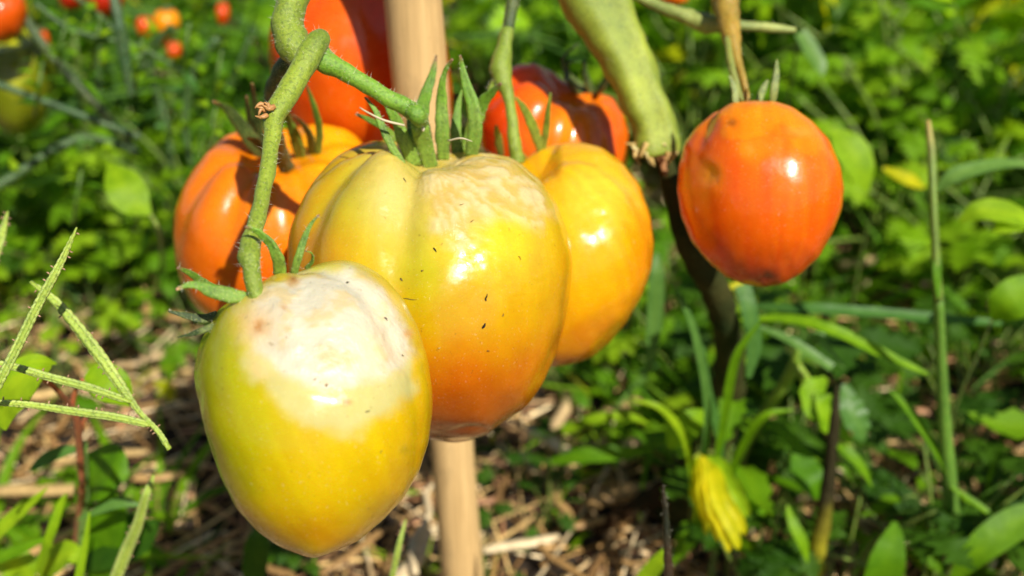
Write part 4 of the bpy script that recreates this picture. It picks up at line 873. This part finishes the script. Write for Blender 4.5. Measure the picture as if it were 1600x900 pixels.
leafpx('leaf', r, [(1548, 360, .56, 10), (1560, 355, .556, 26), (1590, 350, .556, 30), (1620, 345, .56, 8)], G_LIGHT, fold=.2)
r = empty('fallen_grass_blade', gnd(1300, 560), 'pale grass blades lying level across the weeds at right', 'grass')
for L, m_ in [([(1175, 478, .62, 8), (1260, 482, .60, 18), (1360, 488, .60, 18), (1460, 497, .60, 18), (1565, 505, .60, 10)], G_BLUE), ([(1150, 500, .58, 3), (1230, 498, .57, 16), (1300, 515, .56, 20), (1370, 548, .56, 20), (1450, 585, .56, 6)], G_MID), ([(1185, 510, .57, 6), (1240, 535, .565, 16), (1300, 575, .56, 16)], G_BLUE)]:
    leafpx('blade', r, L, m_)
r = empty('hanging_blade', gnd(1180, 700), 'pale hanging grass blade just below the scarred orange tomato', 'grass')
leafpx('blade', r, [(1160, 445, .53, 26), (1172, 490, .53, 26), (1178, 540, .535, 24), (1170, 590, .54, 8)], G_BLUE, fold=.15)
leafpx('blade', r, [(1150, 440, .535, 30), (1160, 470, .535, 16), (1165, 500, .535, 4)], G_YEL, fold=.15)
r = empty('hanging_blade', gnd(1020, 640), 'pale upright blade right of the golden tomato', 'grass')
leafpx('blade', r, [(1028, 395, .60, 6), (1026, 440, .60, 24), (1022, 510, .61, 24), (1014, 580, .62, 12)], G_BLUE, fold=.15)
r = empty('forked_weed', gnd(1160, 760), 'bright green forked weed stalk at lower right', 'weed')
MB().add(tube(pxrows([(1250, 540, .58, 14), (1235, 585, .59, 20), (1200, 640, .62, 18), (1165, 695, .66, 18), (1150, 740, .70, 18)]), 20, 9), lin(130, 165, 40, .85)).build('stem', M_STEM, r)
MB().add(tube(pxrows([(1245, 570, .585, 14), (1262, 600, .59, 18), (1280, 640, .61, 16), (1330, 700, .63, 12)]), 16, 9), lin(140, 170, 45, .85)).build('stem', M_STEM, r)
for L, m_ in [([(1250, 560, .58, 8), (1275, 525, .575, 18), (1290, 540, .575, 14), (1320, 575, .58, 4)], G_BLUE), ([(1290, 590, .585, 10), (1270, 615, .58, 44), (1290, 650, .58, 50), (1330, 690, .59, 8)], G_LIGHT), ([(1320, 600, .58, 10), (1330, 640, .575, 44), (1345, 670, .575, 36), (1350, 690, .58, 6)], G_BLUE)]:
    leafpx('leaf', r, L, m_, fold=.2, wave=.25)
r = empty('yellow_leaf', gnd(1130, 960), 'crumpled bright yellow green leaf hanging near the bottom', 'leaf')
stalk(r, [at(1085, 716, .585)-r.location, at(1100, 705, .60)-r.location, at(1125, 710, .64)-r.location], .0012, .0014, lin(150, 160, 50))
for k, (ex, ey, mx_, my_, dz_, wd, m_) in enumerate([(1086, 815, 1078, 765, .012, 15, G_LIGHT), (1104, 836, 1086, 778, .004, 19, G_YEL), (1122, 846, 1098, 785, -.004, 22, G_YEL), (1140, 862, 1112, 790, -.010, 23, G_YEL), (1154, 858, 1122, 788, -.012, 20, G_YEL), (1163, 836, 1132, 778, -.008, 20, G_YEL), (1168, 808, 1142, 762, -.002, 22, G_LIGHT), (1160, 776, 1140, 744, .008, 20, G_LIGHT), (1118, 812, 1104, 765, .010, 20, G_LIGHT)]):
    leafpx('leaf_rib', r, [(1088+k*3, 712+(k % 3)*3, .575, 5), ((1088+mx_)/2+k*2, (714+my_)/2-4, .57+dz_*.5, wd*.95), (mx_, my_, .566+dz_, wd), ((mx_+ex)/2+3, (my_+ey)/2, .566+dz_*1.4, wd*1.0), (ex-2, ey-8, .567+dz_*1.5, wd*.6), (ex, ey, .568+dz_*1.4, 2)], m_, nrm=BK+UP*.5+RX*(.9-.25*k), fold=.55, wave=.22, seed=k*2, n=18)
for lb, L, m_ in [('light green oval leaf beside the main tomato stem', [(1105, 642, .60, 6), (1085, 655, .595, 38), (1062, 675, .595, 46), (1045, 700, .60, 8)], G_LIGHT), ('green oval leaf right of the yellow crumpled leaf', [(1240, 705, .62, 8), (1255, 730, .615, 46), (1270, 755, .61, 44), (1280, 780, .615, 6)], G_MID),
                  ('small bright leaf between the yellow leaf and the green oval one', [(1160, 775, .60, 6), (1175, 785, .595, 26), (1192, 795, .595, 22), (1198, 805, .60, 5)], G_MID), ('broad mid green leaf at the right edge halfway down', [(1550, 500, .56, 8), (1575, 475, .55, 60), (1610, 455, .55, 60), (1650, 440, .55, 10)], G_MID), 
                  ('wide dark green leaf at the bottom right corner', [(1490, 905, .56, 14), (1530, 858, .55, 44), (1590, 815, .55, 48), (1650, 790, .55, 10)], G_MID), ('pointed green leaf low in the lower right', [(1370, 930, .56, 60), (1385, 880, .55, 56), (1395, 840, .55, 34), (1398, 815, .55, 8)], G_MID), ('long narrow leaf below the broad green leaf on the right', [(1230, 790, .58, 4), (1240, 820, .575, 18), (1255, 850, .575, 18), (1262, 880, .58, 3)], G_MID),
                  ('bright blade poking up at the bottom edge', [(990, 925, .52, 20), (1015, 895, .515, 26), (1035, 870, .51, 20), (1042, 855, .51, 4)], G_LIGHT), ('green blade lying on straw right of the stake', [(860, 722, .66, 10), (910, 712, .65, 26), (970, 708, .65, 24), (1020, 705, .66, 6)], G_MID),
                  ('yellow green sprig on straw under the golden tomato', [(880, 675, .68, 14), (930, 655, .67, 18), (980, 650, .67, 14), (1020, 665, .68, 4)], G_LIGHT), ('small yellow leaf among weeds at right', [(1380, 262, .75, 6), (1405, 275, .745, 24), (1430, 285, .745, 26), (1445, 292, .75, 5)], G_YEL), 
                  ('large pale green leaf just right of the scarred orange tomato', [(1300, 200, .66, 14), (1325, 230, .655, 60), (1345, 265, .655, 52), (1355, 300, .66, 8)], G_LIGHT), ('grey green leaf pointing down under the snapped twig', [(1250, 50, .70, 24), (1265, 75, .70, 30), (1280, 100, .70, 24), (1285, 118, .70, 4)], G_BLUE)]:
    r = empty('single_leaf', Vector(pxrows(L)[0][:3]), lb, 'leaf'); leafpx('blade', r, L, m_, fold=.2, wave=.03)
    b0 = Vector(pxrows(L)[0][:3]); g0 = Vector((b0.x*1.05, b0.y+.03, 0)); 
    stalk(r, [Vector((0, 0, 0)), (g0-b0)*.5+Vector((0, .01, .02)), g0-b0], .0009, .0014, lin(110, 135, 50, .7), 'leaf_stalk')
r = empty('grass_clump', gnd(1110, 800), 'tuft of long blades rising in front of the dark main stem', 'grass')
for k, L in enumerate([[(1095, 760, .62, 10), (1105, 640, .56, 15), (1085, 520, .53, 14), (1050, 440, .52, 3)], [(1110, 770, .62, 10), (1130, 660, .56, 14), (1150, 560, .53, 14), (1190, 500, .52, 3)], [(1085, 770, .63, 10), (1070, 690, .59, 16), (1035, 640, .57, 13), (990, 625, .57, 3)], [(1120, 770, .63, 10), (1125, 690, .585, 16), (1105, 610, .565, 15), (1100, 540, .56, 3)], [(1125, 780, .63, 8), (1160, 700, .59, 13), (1195, 650, .57, 12), (1240, 640, .57, 3)]]):
    leafpx('blade', r, L, [G_BLUE, G_MID, G_LIGHT][k % 3], seed=k)
# stalk in the lower right with a yellow base
r = empty('weed_stalk', gnd(1265, 1000), 'brown stalk turning yellow at its base in the lower right', 'stalk')
MB().add(tube(pxrows([(1308, 600, .56, 6), (1304, 660, .56, 16), (1297, 730, .57, 21), (1288, 800, .58, 23), (1278, 860, .59, 26), (1268, 940, .62, 28)]), 40, 10, rough=.25, rs=140),
         lambda i, p: tuple(Vector((.035, .03, .012)).lerp(Vector((.42, .38, .02)), min(1, max(0, (i/400-.55)*3.2+.35*noise.noise(Vector(p)*60)))))).build('stalk', M_STALK, r)
leafpx('leaf', r, [(1300, 690, .565, 4), (1322, 705, .56, 18), (1345, 728, .56, 16), (1362, 760, .565, 3)], G_MID)
